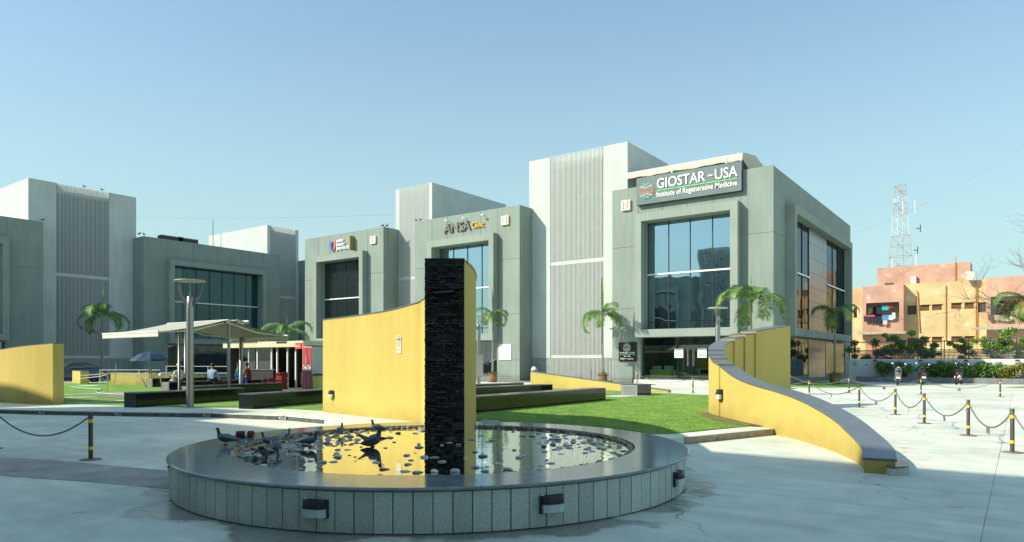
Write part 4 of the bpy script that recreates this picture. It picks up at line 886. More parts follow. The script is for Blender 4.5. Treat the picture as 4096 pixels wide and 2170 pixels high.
# ================================================================== BOLLARDS AND CHAINS
def bollard():
    t = thing('bollard', 'black and yellow banded bollard', 'bollard', (0, 0, 0))
    MB().lathe([(0.17, 0.0), (0.17, 0.008), (0.155, 0.016), (0.04, 0.02)], n=24).build('base_plate', mat('bollard_base', (0.20, 0.16, 0.11), 0.7, 0.3, 10), t)
    MB().lathe([(0.036, 0.02), (0.036, 0.80), (0.032, 0.806)], n=16).build('post', M_pst, t)
    for z_ in (0.20, 0.66): MB().lathe([(0.0395, z_-0.028), (0.0405, z_-0.02), (0.0405, z_+0.02), (0.0395, z_+0.028)], n=16, caps=False).build('yellow_band', M_ylw, t)
    MB().tube([(0.045*math.cos(a)+0.0, 0.0, 0.765+0.0+0.02*math.sin(a)) for a in np.linspace(0, 2*PI, 9)], 0.004, 5).build('chain_ring', M_dark, t); return t
B0 = bollard(); first = True
RB = [(2771.8, 1573, 'bollard with chains in front of the glass doors of the N clinic'), (3236.7, 1592, 'bollard just behind the spiral wall coping'), (3437, 1631, 'bollard second in line right of the spiral wall'), (3581.6, 1660, 'bollard third in line right of the spiral wall'), (3697, 1695, 'bollard fourth in line right of the spiral wall'), (3873, 1744, 'bollard of the front chain line, last but one towards the right edge'), (4049, 1812, 'bollard nearest the right edge of the picture'), (4300, 1890, 'bollard past the right edge')]
FB = [(3161, 1553.4, 'bollard on the grass edge beside the side window of the N clinic'), (3395.7, 1573, 'bollard of the far chain line, in front of the barrel palm'), (3684, 1579.6, 'bollard of the far chain line, in front of the scooters'), (4001, 1589, 'bollard of the far chain line, near the lit end of the planter')]
LB = [(-30, 1797, 'bollard half cut by the left edge of the picture'), (363, 1840, 'bollard standing alone left of the fountain')]
OB = [(2548.6, 1533, 'bollard in front of the black Gujarati board'), (410, 1527, 'bollard far off beside the rope railing on the left lawn')]
pos = {}
for key, lst in (('R', RB), ('F', FB), ('L', LB), ('O', OB)):
    pos[key] = []
    for px, py, lab in lst:
        q = G(px, py, PZ if key == 'O' else 0.0); pos[key].append(q)
        if key == 'R' and px > 4200: continue
        lab = 'black and yellow ' + lab
        if first: B0.location = q; B0['label'] = lab; B0['group'] = 'black and yellow bollards'; first = False; B0.rotation_euler[2] = CAM_ANG
        else: dup(B0, q, CAM_ANG+random.uniform(-.2, .2), lab, 'black and yellow bollards')
lk = MB()
def chain_mesh(a, b, sag, r=0.0045, ll=0.042):
    m_ = MB(); n = 40; pts = []
    for i in range(n+1):
        t = i/n; q = a.lerp(b, t); q.z -= sag*(1-(2*t-1)**2)*(1.0); pts.append(q)
    cum = [0]
    for i in range(n): cum.append(cum[-1]+(pts[i+1]-pts[i]).length)
    s_ = 0.0; k = 0
    while s_ < cum[-1]-ll*0.5:
        i = max(j for j in range(n+1) if cum[j] <= s_); i = min(i, n-1); t = (s_-cum[i])/max(1e-6, cum[i+1]-cum[i]); c_ = pts[i].lerp(pts[i+1], t); tg = (pts[i+1]-pts[i]).normalized()
        up = Vector((0, 0, 1)); sd = tg.cross(up).normalized(); u2 = sd.cross(tg); ax = sd if k % 2 else u2
        lp_ = [c_+tg*(math.cos(u)*ll*0.62)+ax*(math.sin(u)*ll*0.36) for u in np.linspace(0, 2*PI, 9)]
        m_.tube(lp_, r, 4, caps=False); s_ += ll*0.86; k += 1
    return m_
M_chain = mat('chain_metal', (0.22, 0.20, 0.16), 0.5, metal=0.4)
def chain(a, b, sag, label, plate=True, ll=0.042, r=0.0045, nm='barrier chain'):
    A = Vector((a.x, a.y, 0.755)); B = Vector((b.x, b.y, 0.755)); mid = (A+B)/2
    t = thing('barrier_chain', label, 'chain', (mid.x, mid.y, 0), 0, 'chains between the bollards')
    m_ = chain_mesh(A-Vector((mid.x, mid.y, 0)), B-Vector((mid.x, mid.y, 0)), sag, r, ll); m_.build('chain', M_chain, t)
    if plate:
        dr = math.atan2(B.y-A.y, B.x-A.x); MB().cbox((0, 0, 0.755-sag-0.07), (0.13, 0.004, 0.14), Euler((random.uniform(-.1, .1), random.uniform(-.3, .3), dr+random.uniform(-.3, .3)))).build('hanging_plate', mat('plate_grey', (.16, .14, .11), .6), t)
for i in range(1, 7): chain(pos['R'][i], pos['R'][i+1], 0.42 if i < 6 else .4, f'grey barrier chain with hanging plate, front line span {("just right of the spiral wall", "over the first shadow gap", "in the middle of the court", "left of the last but one bollard", "between the last two bollards", "leaving the picture on the right")[i-1]}', ll=0.055, r=0.0045)
chain(pos['R'][0], pos['R'][1], .40, 'grey barrier chain crossing from the glass doors behind the spiral wall', False, 0.07, .006); chain(pos['O'][0], pos['R'][0], .38, 'grey barrier chain in front of the N clinic steps', True, .07, .005)
for i in range(3): chain(pos['F'][i], pos['F'][i+1], .40, f'grey barrier chain of the far line {("near the barrel palm", "in front of the scooters", "in front of the planter")[i]}', i > 0, 0.08, .006)
chain(pos['L'][0], pos['L'][1], 0.42, 'black barrier chain sagging between the two left bollards', False, 0.040, 0.0060)

# ================================================================== STREET LAMPS
def lamp():
    t = thing('street_lamp', '', 'street lamp', (0, 0, 0), 0, 'street lamps with shallow dish heads')
    MB().lathe([(0.20, 0.0), (0.20, 0.02), (0.12, 0.03)], n=24).build('base_plate', M_gal, t)
    MB().lathe([(0.112, 0.0), (0.112, 3.25), (0.104, 3.30), (0.098, 3.34), (0.095, 3.62), (0.05, 3.66)], n=24).build('pole', M_gal, t)
    for sx in (-1, 1):
        m_ = MB(); pts = [(sx*0.10, 3.30), (sx*0.26, 3.52), (sx*0.36, 3.80), (sx*0.40, 4.10)]; pts2 = [(sx*0.10, 3.48), (sx*0.21, 3.62), (sx*0.29, 3.84), (sx*0.34, 4.10)]
        vs = [(a, -0.02, b) for a, b in pts+pts2[::-1]] + [(a, 0.02, b) for a, b in pts+pts2[::-1]]; n = 8
        fs = [(0, 1, 6, 7), (1, 2, 5, 6), (2, 3, 4, 5), (8, 15, 14, 9), (9, 14, 13, 10), (10, 13, 12, 11)] + [(i, 8+i, 8+(i+1) % 8, (i+1) % 8) for i in range(8)]
        m_.add(vs, fs).build('arm', M_gal, t)
    MB().tube([(0, 0, 3.6), (0, 0, 4.1)], 0.018, 6).build('rod', M_gal, t)
    MB().lathe([(0.02, 4.10), (0.30, 4.115), (0.46, 4.13), (0.475, 4.15), (0.46, 4.17), (0.2, 4.19), (0.02, 4.195)], n=32).build('dish_head', mat('lamp_dish', (0.42, 0.41, 0.33), 0.4), t); return t
L0 = lamp(); L0.location = W(-10.55, 22.75, PZ); L0['label'] = 'grey street lamp with dish head left of the cafe awning'; L0.rotation_euler[2] = CAM_ANG+R(8)
dup(L0, W(9.75, 32.9, 0.0), CAM_ANG+R(60), 'street lamp with dish head behind the top of the spiral wall')
dup(L0, W(-1.97, 41.0, PZ), CAM_ANG+R(35), 'street lamp with dish head half hidden right of the slate pillar')
cb = thing('control_box', 'grey control box on the lamp post beside the slate pillar', 'box', W(-1.93, 40.8, PZ), CAM_ANG)
MB().box(-0.20, 0.25, -0.35, -0.12, 0.55, 1.9).build('cabinet', M_gal, cb, bevel=0.03); MB().box(-0.18, 0.23, -0.365, -0.352, 0.60, 1.85).build('door', mat('cabinet_door', (.30, .30, .28), .5), cb)

# ================================================================== PALMS
def frond_mesh(i, L_=1.55, droop=1.0, m=None, wide=0.36):
    r_ = random.Random(50+i); vs = []; fs = []; n = 28; rach = []
    el = R(58-18*droop); x = z = 0.0
    for k in range(n+1):
        rach.append((x, z)); el -= R((3.3+2.4*droop))*(0.5+k/n); x += L_/n*math.cos(el); z += L_/n*math.sin(el)
    m_ = MB(); m_.tube([(a, 0, b) for a, b in rach], [0.022*(1-k/n*0.8) for k in range(n+1)], 4, smooth=False)
    for k in range(3, n+1):
        t = k/n; ln = wide*(0.45+1.1*math.sin(PI*min(1, t*0.9+0.1)))*r_.uniform(.85, 1.12)
        for j in range(2):
            f = (k+j*0.5-0.5); i0 = min(n-1, int(f)); fr_ = f-i0; px = rach[i0][0]+(rach[i0+1][0]-rach[i0][0])*fr_; pz = rach[i0][1]+(rach[i0+1][1]-rach[i0][1])*fr_
            dx = rach[i0+1][0]-rach[i0][0]; dz = rach[i0+1][1]-rach[i0][1]; q = math.hypot(dx, dz); dx /= q; dz /= q
            for sd in (-1, 1):
                up = r_.uniform(-0.1, 0.35); sw_ = r_.uniform(0.45, 0.8); wd = 0.024
                a = Vector((px, 0, pz)); d = Vector((dx*sw_, sd*0.85, dz*sw_+up*0.4)).normalized(); mid = a+d*ln*0.5; tip = a+d*ln+Vector((0, 0, -ln*r_.uniform(.30, .62))); wv = Vector((dx, 0, dz))*wd
                m_.add([a-wv*.5, a+wv*.5, mid+wv, mid-wv*.8, tip], [(0, 1, 2, 3), (3, 2, 4)])
    return m_.mesh('frond', m or M_leaf, recalc=False)
FM = [frond_mesh(0, 1.75, 0.5), frond_mesh(1, 1.9, 0.9), frond_mesh(2, 1.95, 1.25), frond_mesh(3, 1.8, 1.6), frond_mesh(4, 1.5, -1.2, wide=.05)]
FD = frond_mesh(7, 1.5, 1.6, M_leafd)
M_shaft = mat('palm_crownshaft', (0.16, 0.26, 0.08), 0.5, 0.2, 5)
def palm(loc, label, h, sc, barrel=True, nf=9, spear=1.0, seed=0, dry=False):
    r_ = random.Random(seed); sc *= 1.12; t = thing('palm_tree', label, 'palm', loc, 0, 'young palms in wooden tubs'); zb = 0.5 if barrel else 0
    tr_ = []
    for k in range(13):
        q = k/12; tr_.append((0.085*(1-0.45*q)*(1.15 if k < 2 else 1)*sc**.5, zb+(h-zb-0.45*sc)*q))
    MB().lathe(tr_, n=10).build('trunk', M_bark, t)
    MB().lathe([(0.05*sc, h-0.46*sc), (0.075*sc, h-0.38*sc), (0.06*sc, h-0.1*sc), (0.035*sc, h+0.06*sc)], n=10).build('crownshaft', M_shaft, t)
    for k in range(nf):
        me = FD if dry and k % 2 else FM[(k*7+seed) % 4]; a = 2*PI*k/nf*1.0+r_.uniform(-.25, .25)+seed
        shared('frond', me, t, (0, 0, h-0.08*sc+0.05*(k % 3)), (r_.uniform(-.25, .25), r_.uniform(-.40, .22), a), sc*r_.uniform(.88, 1.08))
    shared('frond', FM[4], t, (0, 0, h), (0, R(-12), seed), sc*spear*.75)
    return t
def barrel(loc, label, greens=True, sc=1.0):
    b = thing('barrel_planter', label, 'planter', loc, random.uniform(0, 3), 'wooden barrel tubs under the palms'); n = 14
    for k in range(n):
        a0, a1 = 2*PI*k/n+.02, 2*PI*(k+1)/n-.02; m_ = MB(); vs = []
        for z_, r__ in ((0, .30), (.33, .345), (.66, .315)):
            for a in (a0, a1): vs += [(r__*sc*math.cos(a), r__*sc*math.sin(a), z_*sc), ((r__-.03)*sc*math.cos(a), (r__-.03)*sc*math.sin(a), z_*sc)]
        m_.add(vs, [(0, 2, 6, 4), (4, 6, 10, 8), (1, 5, 7, 3), (5, 9, 11, 7), (8, 10, 11, 9), (0, 1, 3, 2), (0, 4, 5, 1), (4, 8, 9, 5), (2, 3, 7, 6), (6, 7, 11, 10)]).build('stave', M_wood, b)
    for z_, r__ in ((.08, .316), (.33, .350), (.58, .325)): ring(r__*sc, (r__+.006)*sc, (z_-.02)*sc, (z_+.02)*sc, 28).build('hoop', M_dark if z_ != .33 else M_gal, b)
    MB().lathe([(.27*sc, .10*sc), (.28*sc, .60*sc), (.01, .61*sc)], n=20).build('soil', M_soil, b)
    if greens:
        m_ = MB(); r_ = random.Random(int(loc[0]*10))
        for k in range(230):
            a = r_.uniform(0, 2*PI); q = r_.uniform(.1, .42)*sc; c_ = Vector((q*math.cos(a), q*math.sin(a), (.62+r_.uniform(0, .2)-max(0, q-.3))*sc)); d = Vector((r_.gauss(0, 1), r_.gauss(0, 1), r_.gauss(.3, .6))).normalized(); e = d.cross(Vector((r_.random(), r_.random(), r_.random()))).normalized(); s_ = .045*sc
            m_.add([c_-d*s_, c_+e*s_*.5, c_+d*s_, c_-e*s_*.5], [(0, 1, 2, 3)])
        m_.build('leafy_plant', M_bush, b, kind='stuff')
    return b
for loc, h, sc, seed, lab, blab, spr, dry in (
    (W(-2.0+0.55, 52.5, .0), 5.15, .95, 3, 'palm with four sparse fronds in front of the M clinic, right of the pillar', 'wooden barrel tub under the palm by the M clinic', 1.6, False),
    (W(6.55, 50.2, .0), 4.95, 1.10, 5, 'palm in front of the big louvre panel beside the N clinic', 'wooden barrel tub at the foot of the white stair tower', 1.9, False),
    (W(14.85, 43.2, .0), 5.35, 1.50, 8, 'tall bushy palm with a bright green spear before the N clinic corner', 'wooden barrel tub hidden behind the spiral wall', .9, False),
    (W(22.5, 48.4, .0), 4.95, 1.05, 11, 'palm in shade beside the side windows of the N clinic', 'wooden barrel tub on the grass beside the N clinic side wall', .6, False),
    (W(-36.6, 62.0, .0), 5.7, 1.5, 14, 'dark palm in front of the shaded louvred stair tower at the left', 'dark wooden tub under the left palm', 1.4, False),
    (W(-14.9, 46.0, .0), 3.65, 1.05, 17, 'bright green palm rising behind the cafe awning', 'wooden tub behind the cafe kiosk', .8, False)):
    palm(loc, lab, h, sc, True, 8 if seed != 3 else 6, spr, seed, dry); barrel(loc, blab)
palm((XatY(4105, 62.6), 62.6, 0), 'dry orange fronded palm at the right edge of the picture', 5.9, 1.5, False, 11, .8, 23, True)
sheet('grass_verge', [(p.x, p.y) for p in (W(16.4, 44.2), W(18.6, 42.2), W(21.2, 43.2), W(24.2, 46.6), W(24.6, 50.5), W(22.3, 52.0), W(18, 46.3))], 0.03, M_turf, depth=0.02, kind='structure')
sheet('grass_verge', [(p.x, p.y) for p in (W(11.6, 40.2), W(14, 39.2), W(16.6, 40.4), W(16.4, 41.6), W(12.8, 43.3))], 0.03, M_turf, depth=0.02, kind='structure')
sheet('grass_verge', [(p.x, p.y) for p in (W(30.2, 42.5), W(33.0, 40), W(38, 44), W(33.5, 44.6))], 0.03, M_turf, depth=0.02, kind='structure')

# ================================================================== LEAF CLOUDS
def leaves(n, blobs, size, rnd, flat=0.0):
    m_ = MB(); tot = sum(b[3] for b in blobs)
    for k in range(n):
        u = rnd.uniform(0, tot); i = 0
        while u > blobs[i][3]: u -= blobs[i][3]; i += 1
        bx, by, bz, r_ = blobs[i]; d = Vector((rnd.gauss(0, 1), rnd.gauss(0, 1), rnd.gauss(0, 1))).normalized()*(rnd.random()**.45)*r_
        c_ = Vector((bx, by, bz))+Vector((d.x, d.y, d.z*.8)); a = Vector((rnd.gauss(0, 1), rnd.gauss(0, 1), rnd.gauss(0, .8))).normalized(); b = a.cross(Vector((rnd.gauss(0, 1), rnd.gauss(0, 1), rnd.gauss(0, 1)))).normalized(); s_ = size*rnd.uniform(.6, 1.3)
        m_.add([c_-a*s_, c_+b*s_*.45, c_+a*s_, c_-b*s_*.45], [(0, 1, 2, 3)])
    return m_
def shrub(loc, label, blobs, n, size, m, group, seed=0, cat='bush', nm='garden_bush', ht=1.0):
    rnd = random.Random(seed); t = thing(nm, label, cat, loc, 0, group)
    leaves(n, blobs, size, rnd).build('foliage', m, t, kind='stuff')
    s_ = MB()
    for b in blobs: s_.tube([(0, 0, 0), (b[0]*.5, b[1]*.5, b[2]*.5), (b[0], b[1], b[2])], [.035, .02, .01], 5)
    s_.build('stems', M_twig, t, kind='stuff'); return t
BL = ['behind the gap left of the first scooter', 'just left of the white scooter', 'between the first two scooters', 'right of the middle scooter', 'behind the last scooter', 'right of the last scooter', 'in the middle of the planter shade', 'at the edge of the shade on the planter', 'sunlit and yellowish in the lit end of the planter']
for k, x in enumerate((-9.0, -7.4, -6.0, -4.9, -3.9, -2.9, -1.9, -0.9, 0.5)):
    rnd = random.Random(k); bl = [(rnd.uniform(-.5, .5), rnd.uniform(-.3, .3), rnd.uniform(.25, 1.0), rnd.uniform(.32, .50)) for _ in range(7)]
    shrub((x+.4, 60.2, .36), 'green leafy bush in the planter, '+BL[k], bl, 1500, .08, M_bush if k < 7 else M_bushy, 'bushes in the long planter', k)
for k, (px, py, Y, r_, lab) in enumerate(((3490, 1385, 63.5, 1.1, 'green creeper tree behind the slat fence below the laundry balcony'), (3590, 1350, 63.5, 1.0, 'green tree behind the fence right of the laundry balcony'), (3680, 1372, 63.2, .8, 'light green tree behind the middle of the slat fence'), (3780, 1380, 63.2, .7, 'thin yellowish tree behind the slat fence'), (3960, 1370, 63.5, 1.0, 'green tree behind the fence below the right balcony'), (4060, 1340, 63.8, 1.4, 'large dark green tree behind the fence at the right edge'))):
    rnd = random.Random(90+k); x = XatY(px, Y); z_ = ZatY(px, py, Y); bl = [(rnd.uniform(-1.9, 1.9)*r_, rnd.uniform(-.8, .8)*r_, z_+rnd.uniform(-1.5, .30)*r_, rnd.uniform(.22, .45)*r_) for _ in range(20 if k not in (2, 3) else 10)]
    shrub((x, Y+.5, 0), lab, bl, 3400 if k not in (2, 3) else 1200, .095, mat('tree_leaf', (.17, .30, .045), .5, .5, 1.5) if k != 3 else M_bushy, 'trees behind the slat fence', 40+k, 'tree', 'fence_tree')
def twig_tree(loc, label, h, seed):
    rnd = random.Random(seed); t = thing('bare_tree', label, 'tree', loc); m_ = MB()
    def br(p, d, L_, r_, lev):
        pts = [p]; q = p
        for k in range(4): d = (d+Vector((rnd.gauss(0, .16), rnd.gauss(0, .16), rnd.gauss(.02, .10)))).normalized(); q = q+d*L_/4; pts.append(q)
        m_.tube(pts, [r_*(1-.13*i) for i in range(5)], 5 if lev < 2 else 3, caps=False)
        if lev >= 6 or r_ < .004: return
        for k in range(3 if lev < 4 else 2): 
            ax = Vector((rnd.gauss(0, 1), rnd.gauss(0, 1), rnd.gauss(0, .6))).normalized(); br(pts[rnd.choice((2, 3, 4))], (d+ax*.75).normalized(), L_*rnd.uniform(.62, .85), r_*.58, lev+1)
    br(Vector((0, 0, 0)), Vector((0, 0, 1)), h*.36, .16, 0); m_.build('branches', mat('bare_bark', (.20, .17, .14), .9), t, kind='stuff'); return t
twig_tree((XatY(4120, 64), 64, 0), 'bare leafless tree reaching in from the right edge above the pink building', 12.5, 4)

# ================================================================== PINK AND YELLOW FLATS BEYOND THE WALL
M_py = mat('old_yellow_paint', (0.66, 0.41, 0.13), 0.9, rgb2=(0.74, 0.50, 0.20), scale=.6, bump=.3, bscale=25)
def peel(name, rgb, rgbp, lo, hi, sc=1.3):
    m, n, l, p = nodes_of(name); p.inputs['Roughness'].default_value = .9; geo = n.new('ShaderNodeNewGeometry')
    nz = n.new('ShaderNodeTexNoise'); nz.inputs['Scale'].default_value = sc; nz.inputs['Detail'].default_value = 8; nz.inputs['Roughness'].default_value = .65; l.new(geo.outputs['Position'], nz.inputs['Vector'])
    rp = n.new('ShaderNodeValToRGB'); e = rp.color_ramp.elements; e[0].position = .3; e[0].color = (*[c*.8 for c in rgb], 1); e[1].position = lo; e[1].color = (*rgb, 1); x = rp.color_ramp.elements.new(hi); x.color = (*rgbp, 1)
    l.new(nz.outputs['Fac'], rp.inputs[0])
    n2 = n.new('ShaderNodeTexNoise'); n2.inputs['Scale'].default_value = .35; n2.inputs['Detail'].default_value = 4; l.new(geo.outputs['Position'], n2.inputs['Vector'])
    mr = n.new('ShaderNodeMapRange'); l.new(n2.outputs['Fac'], mr.inputs[0]); mr.inputs[1].default_value = .35; mr.inputs[2].default_value = .65; mr.inputs[3].default_value = .78; mr.inputs[4].default_value = 1.08
    mm = n.new('ShaderNodeMix'); mm.data_type = 'RGBA'; mm.blend_type = 'MULTIPLY'; mm.inputs[0].default_value = 1; l.new(rp.outputs[0], mm.inputs[6]); l.new(mr.outputs[0], mm.inputs[7]); l.new(mm.outputs[2], p.inputs['Base Color']); MATS[name] = m; return m
M_pink = peel('peeling_pink_paint', (0.60, 0.345, 0.25), (0.74, 0.62, 0.50), .62, .68, 0.8)
M_py = peel('peeling_yellow_paint', (0.68, 0.49, 0.25), (0.78, 0.70, 0.55), .58, .68, .5)
FY = 92.0; F0 = -22.0
fb = thing('apartment_building', 'old yellow and pink block of flats with peeling paint and laundry balconies', 'building', (F0, FY, 0))
def fx(px, Y=FY): return XatY(px, Y)-F0
def fz(px, py, Y=FY): return ZatY(px, py, Y)
ztop = fz(3790, 1128); PBY = FY-1.7
body = MB()
# window openings in the yellow wall: (px0, px1, pytop, pybot)
WN = [(3681, 3717, 1221, 1244, 'l'), (3728, 3767, 1219, 1242, 'l'), (3805, 3845, 1213, 1237, 'l'), (3858, 3895, 1211, 1236, 'l'), (3629, 3666, 1223, 1259, 'g'), (3912, 3944, 1210, 1249, 'g'),
      (3681, 3717, 1350, 1372, 'l'), (3728, 3767, 1349, 1371, 'l'), (3805, 3845, 1347, 1370, 'l'), (3858, 3895, 1346, 1369, 'l'), (3629, 3666, 1352, 1392, 'g'), (3415, 3428, 1232, 1272, 'g'), (3400, 3424, 1366, 1388, 'g')]
body.box(fx(3330), fx(3450), 0.25, 9, 0, fz(3430, 1152)); body.box(fx(3450), fx(4700), 0.25, 9, 0, ztop-.01)
body.build('wall', M_py, fb)
xs = sorted(set([fx(3450), fx(3946)]+[fx(a) for w_ in WN[:6] for a in w_[:2]])); sk = MB()
def cut(x0, x1, z0, z1, holes, y0, y1, mb):
    ys = sorted(set([z0, z1]+[h[2] for h in holes]+[h[3] for h in holes])); xs_ = sorted(set([x0, x1]+[h[0] for h in holes]+[h[1] for h in holes]))
    ys = [y for y in ys if z0 <= y <= z1]; xs_ = [x for x in xs_ if x0 <= x <= x1]
    for i in range(len(xs_)-1):
        run = None
        for j in range(len(ys)-1):
            cx_, cz = (xs_[i]+xs_[i+1])/2, (ys[j]+ys[j+1])/2
            solid = not any(h[0] < cx_ < h[1] and h[2] < cz < h[3] for h in holes)
            if solid and run is None: run = ys[j]
            if (not solid or j == len(ys)-2) and run is not None:
                mb.box(xs_[i], xs_[i+1], y0, y1, run, ys[j+1] if solid else ys[j]); run = None
    return mb
HL = [(fx(a), fx(b), fz((a+b)/2, d), fz((a+b)/2, c)) for a, b, c, d, k in WN]
cut(fx(3450), fx(4700), 0, ztop, HL, 0, .25, MB()).build('wall', M_py, fb); cut(fx(3330), fx(3450), 0, fz(3430, 1152), HL, 0, .25, MB()).build('wall', M_py, fb)
for (a, b, c, d), w_ in zip(HL, WN):
    wn = D.objects.new('window', None); C.objects.link(wn); wn.parent = fb
    MB().box(a, b, .20, .245, c, d).build('pane', mat('dusty_glass', (.10, .09, .07), .3), wn)
    if w_[4] == 'l':
        for k in range(4): z_ = c+(d-c)*(k+.5)/4; MB().cbox(((a+b)/2, .10, z_), (b-a-.04, .14, .02), Euler((R(35), 0, 0))).build('louvre_slat', mat('louvre_brown', (.30, .15, .06), .7), wn)
        MB().box(a-.05, b+.05, -.16, -.002, d+.03, d+.09).build('sill', M_py, wn)
    else: [MB().box(a+(b-a)*k/3-.03, a+(b-a)*k/3+.03, .12, .19, c, d).build('frame', mat('frame_brown', (.12, .08, .05), .7), wn) for k in (0.1, 1, 2, 2.9)]
def balcony(x0, x1, side, ztp, h0, h1, z0, z1, y, deep=1.7, canopy=None):
    hs_ = [(h0, h1, z0, z1)]; cut(x0, x1, canopy or 3.6, ztp, hs_, y, y+.2, MB()).build('balcony_front', M_pink, fb)
    MB().box(x0, x0+.2, y+.2, y+deep, canopy or 3.6, ztp).box(x1-.2, x1, y+.2, y+deep, canopy or 3.6, ztp).box(x0, x1, y+.2, y+deep, ztp-.15, ztp-.01).box(x0+.2, x1-.2, y+.2, y+deep, z0-.9, z0-.8).build('balcony_side', M_pink, fb)
    MB().box(x0+.2, x1-.2, y+deep-.05, y+deep-.01, z0-.8, ztp-.15).build('inner_wall', mat('balcony_inner', (.55, .52, .44), .8), fb)
    MB().box(h0+.5, h0+1.4, y+deep-.10, y+deep-.052, z0-.8, z1-.4).build('balcony_door', mat('door_brown', (.06, .045, .035), .6), fb)
by = PBY-FY
q0x, q1x = fx(3450, PBY), fx(3614, PBY); hx0, hx1 = fx(3464, PBY), fx(3597, PBY); hz0, hz1 = fz(3530, 1276, PBY), fz(3530, 1211, PBY)
balcony(q0x, q1x, 0, fz(3530, 1143, PBY), hx0, hx1, hz0, hz1, by); 
r0x, r1x = fx(3946, PBY), fx(4330, PBY); kx0, kx1 = fx(3963, PBY), fx(4300, PBY); kz0, kz1 = fz(4000, 1260, PBY), fz(4000, 1187, PBY)
balcony(r0x, r1x, 0, fz(3946, 1112, PBY), kx0, kx1, kz0, kz1, by)
M_can = mat('canopy_concrete', (.36, .34, .25), .9, .25, 2)
for a, b, zc in ((q0x-.4, q1x+.3, fz(3530, 1334, PBY-.9)), (r0x-1.3, r1x, fz(4000, 1315, PBY-.9))): MB().extr([(by-1.1, zc-.10), (by-1.1, zc-.02), (by, zc+.22), (by, zc)], 0, a, b).build('sunshade', M_can, fb)
MB().box(q0x+.3, q1x-.3, by+.1, .0, 0, fz(3530, 1334, PBY)-.02).build('lower_porch', mat('porch_pink', (.42, .20, .14), .9, .2, 1), fb)
MB().box(r0x+.2, r1x, by+.6, .0, 0, 2.7).build('lower_porch', mat('porch_grey', (.35, .33, .25), .9, .2, 1), fb)
# penthouse storey, set back
PHY = FY+0.6; py_ = PHY-FY
ph = MB().box(fx(3509, PHY), fx(3882, PHY), py_, py_+3.2, ztop-.3, fz(3882, 1048, PHY)); ph.build('penthouse_wall', M_pink, fb)
MB().box(fx(3540, PHY), fx(3575, PHY), py_-.03, py_-.002, ztop-.05, fz(3557, 1132, PHY)).build('vent_window', mat('frame_brown', (.12, .08, .05), .7), fb)
MB().box(fx(3641), fx(3664), .2, 1.0, ztop-.02, fz(3652, 1104)).build('roof_tank', mat('tank_plaster', (.55, .53, .46), .9, .2, 3), fb)
M_pipe = mat('drain_pipe', (.55, .28, .09), .7)
for px, t_, b_ in ((3783, 1143, 1365), (3904, 1125, 1375), (3910, 1160, 1375)): MB().tube([(fx(px), -.09, fz(px, t_)), (fx(px), -.09, fz(px, b_))], .07 if px != 3910 else .035, 7).build('drain_pipe', M_pipe, fb)
MB().tube([(fx(3664), -.10, fz(3664, 1164)), (fx(3669), -.14, fz(3669, 1166)), (fx(3679), -.14, fz(3679, 1330))], .07, 7).build('drain_pipe', M_pipe, fb)
MB().tube([(fx(3821, PHY), py_-.06, ztop-.2), (fx(3821, PHY), py_-.06, ztop+2.9)], .04, 6).tube([(fx(3825, PHY), py_-.06, ztop-.2), (fx(3825, PHY), py_-.06, ztop+2.7)], .03, 6).build('drain_pipe', M_pipe, fb)
ds = thing('satellite_dish', 'cream satellite dish on the parapet of the yellow block of flats', 'satellite dish', (F0+fx(3876, FY-.5), FY-.5, fz(3876, 1108, FY-.5)), 0)
MB().lathe([(0.01, 0.0), (.25, .03), (.45, .10), (.62, .20), (.60, .215), (.43, .12), (.24, .05), (.01, .02)], n=24, caps=False).build('dish', mat('dish_cream', (.62, .55, .42), .6), ds, rot=(R(-62+180-60), R(20), 0)); MB().tube([(0, 0, 0), (0, .3, -.5)], .03, 6).build('bracket', M_dark, ds); MB().tube([(0, 0, 0.0), (.05, -.35, .15)], .012, 5).build('feed_arm', M_dark, ds)
def cloth(px0, px1, py0, py1, Y, col, label, grp='laundry hung on the balconies', n=5, ragged=.1):
    x0, x1 = XatY(px0, Y), XatY(px1, Y); z1 = ZatY((px0+px1)/2, py0, Y); z0 = ZatY((px0+px1)/2, py1, Y); r_ = random.Random(px0); m_ = MB(); vs = []
    nx = 6
    for i in range(nx+1):
        u = i/nx; yy = .05*math.sin(i*2.1+px0)
        for j in range(4): v = j/3; vs.append((x0+(x1-x0)*u-(x0), yy*(.3+v), (z1-(z1-z0)*v*(1-ragged*r_.random())) - z1))
    for i in range(nx+1): vs[i*4] = (vs[i*4][0], 0, 0)
    m_.add(vs, [(i*4+j, i*4+j+1, i*4+5+j, i*4+4+j) for i in range(nx) for j in range(3)], True)
    vs2 = [(v[0], v[1]+.015, v[2]) for v in vs]; m_.add(vs2, [(i*4+j, i*4+4+j, i*4+5+j, i*4+j+1) for i in range(nx) for j in range(3)], True)
    nm = 'cloth_%d_%d_%d' % tuple(int(c*100) for c in col); m_.build('hanging_laundry', mat(nm, col, .9), None, (x0, Y, z1), label=label, cat='laundry', group=grp)
Ya, Yb = PBY-.35, PBY+.5
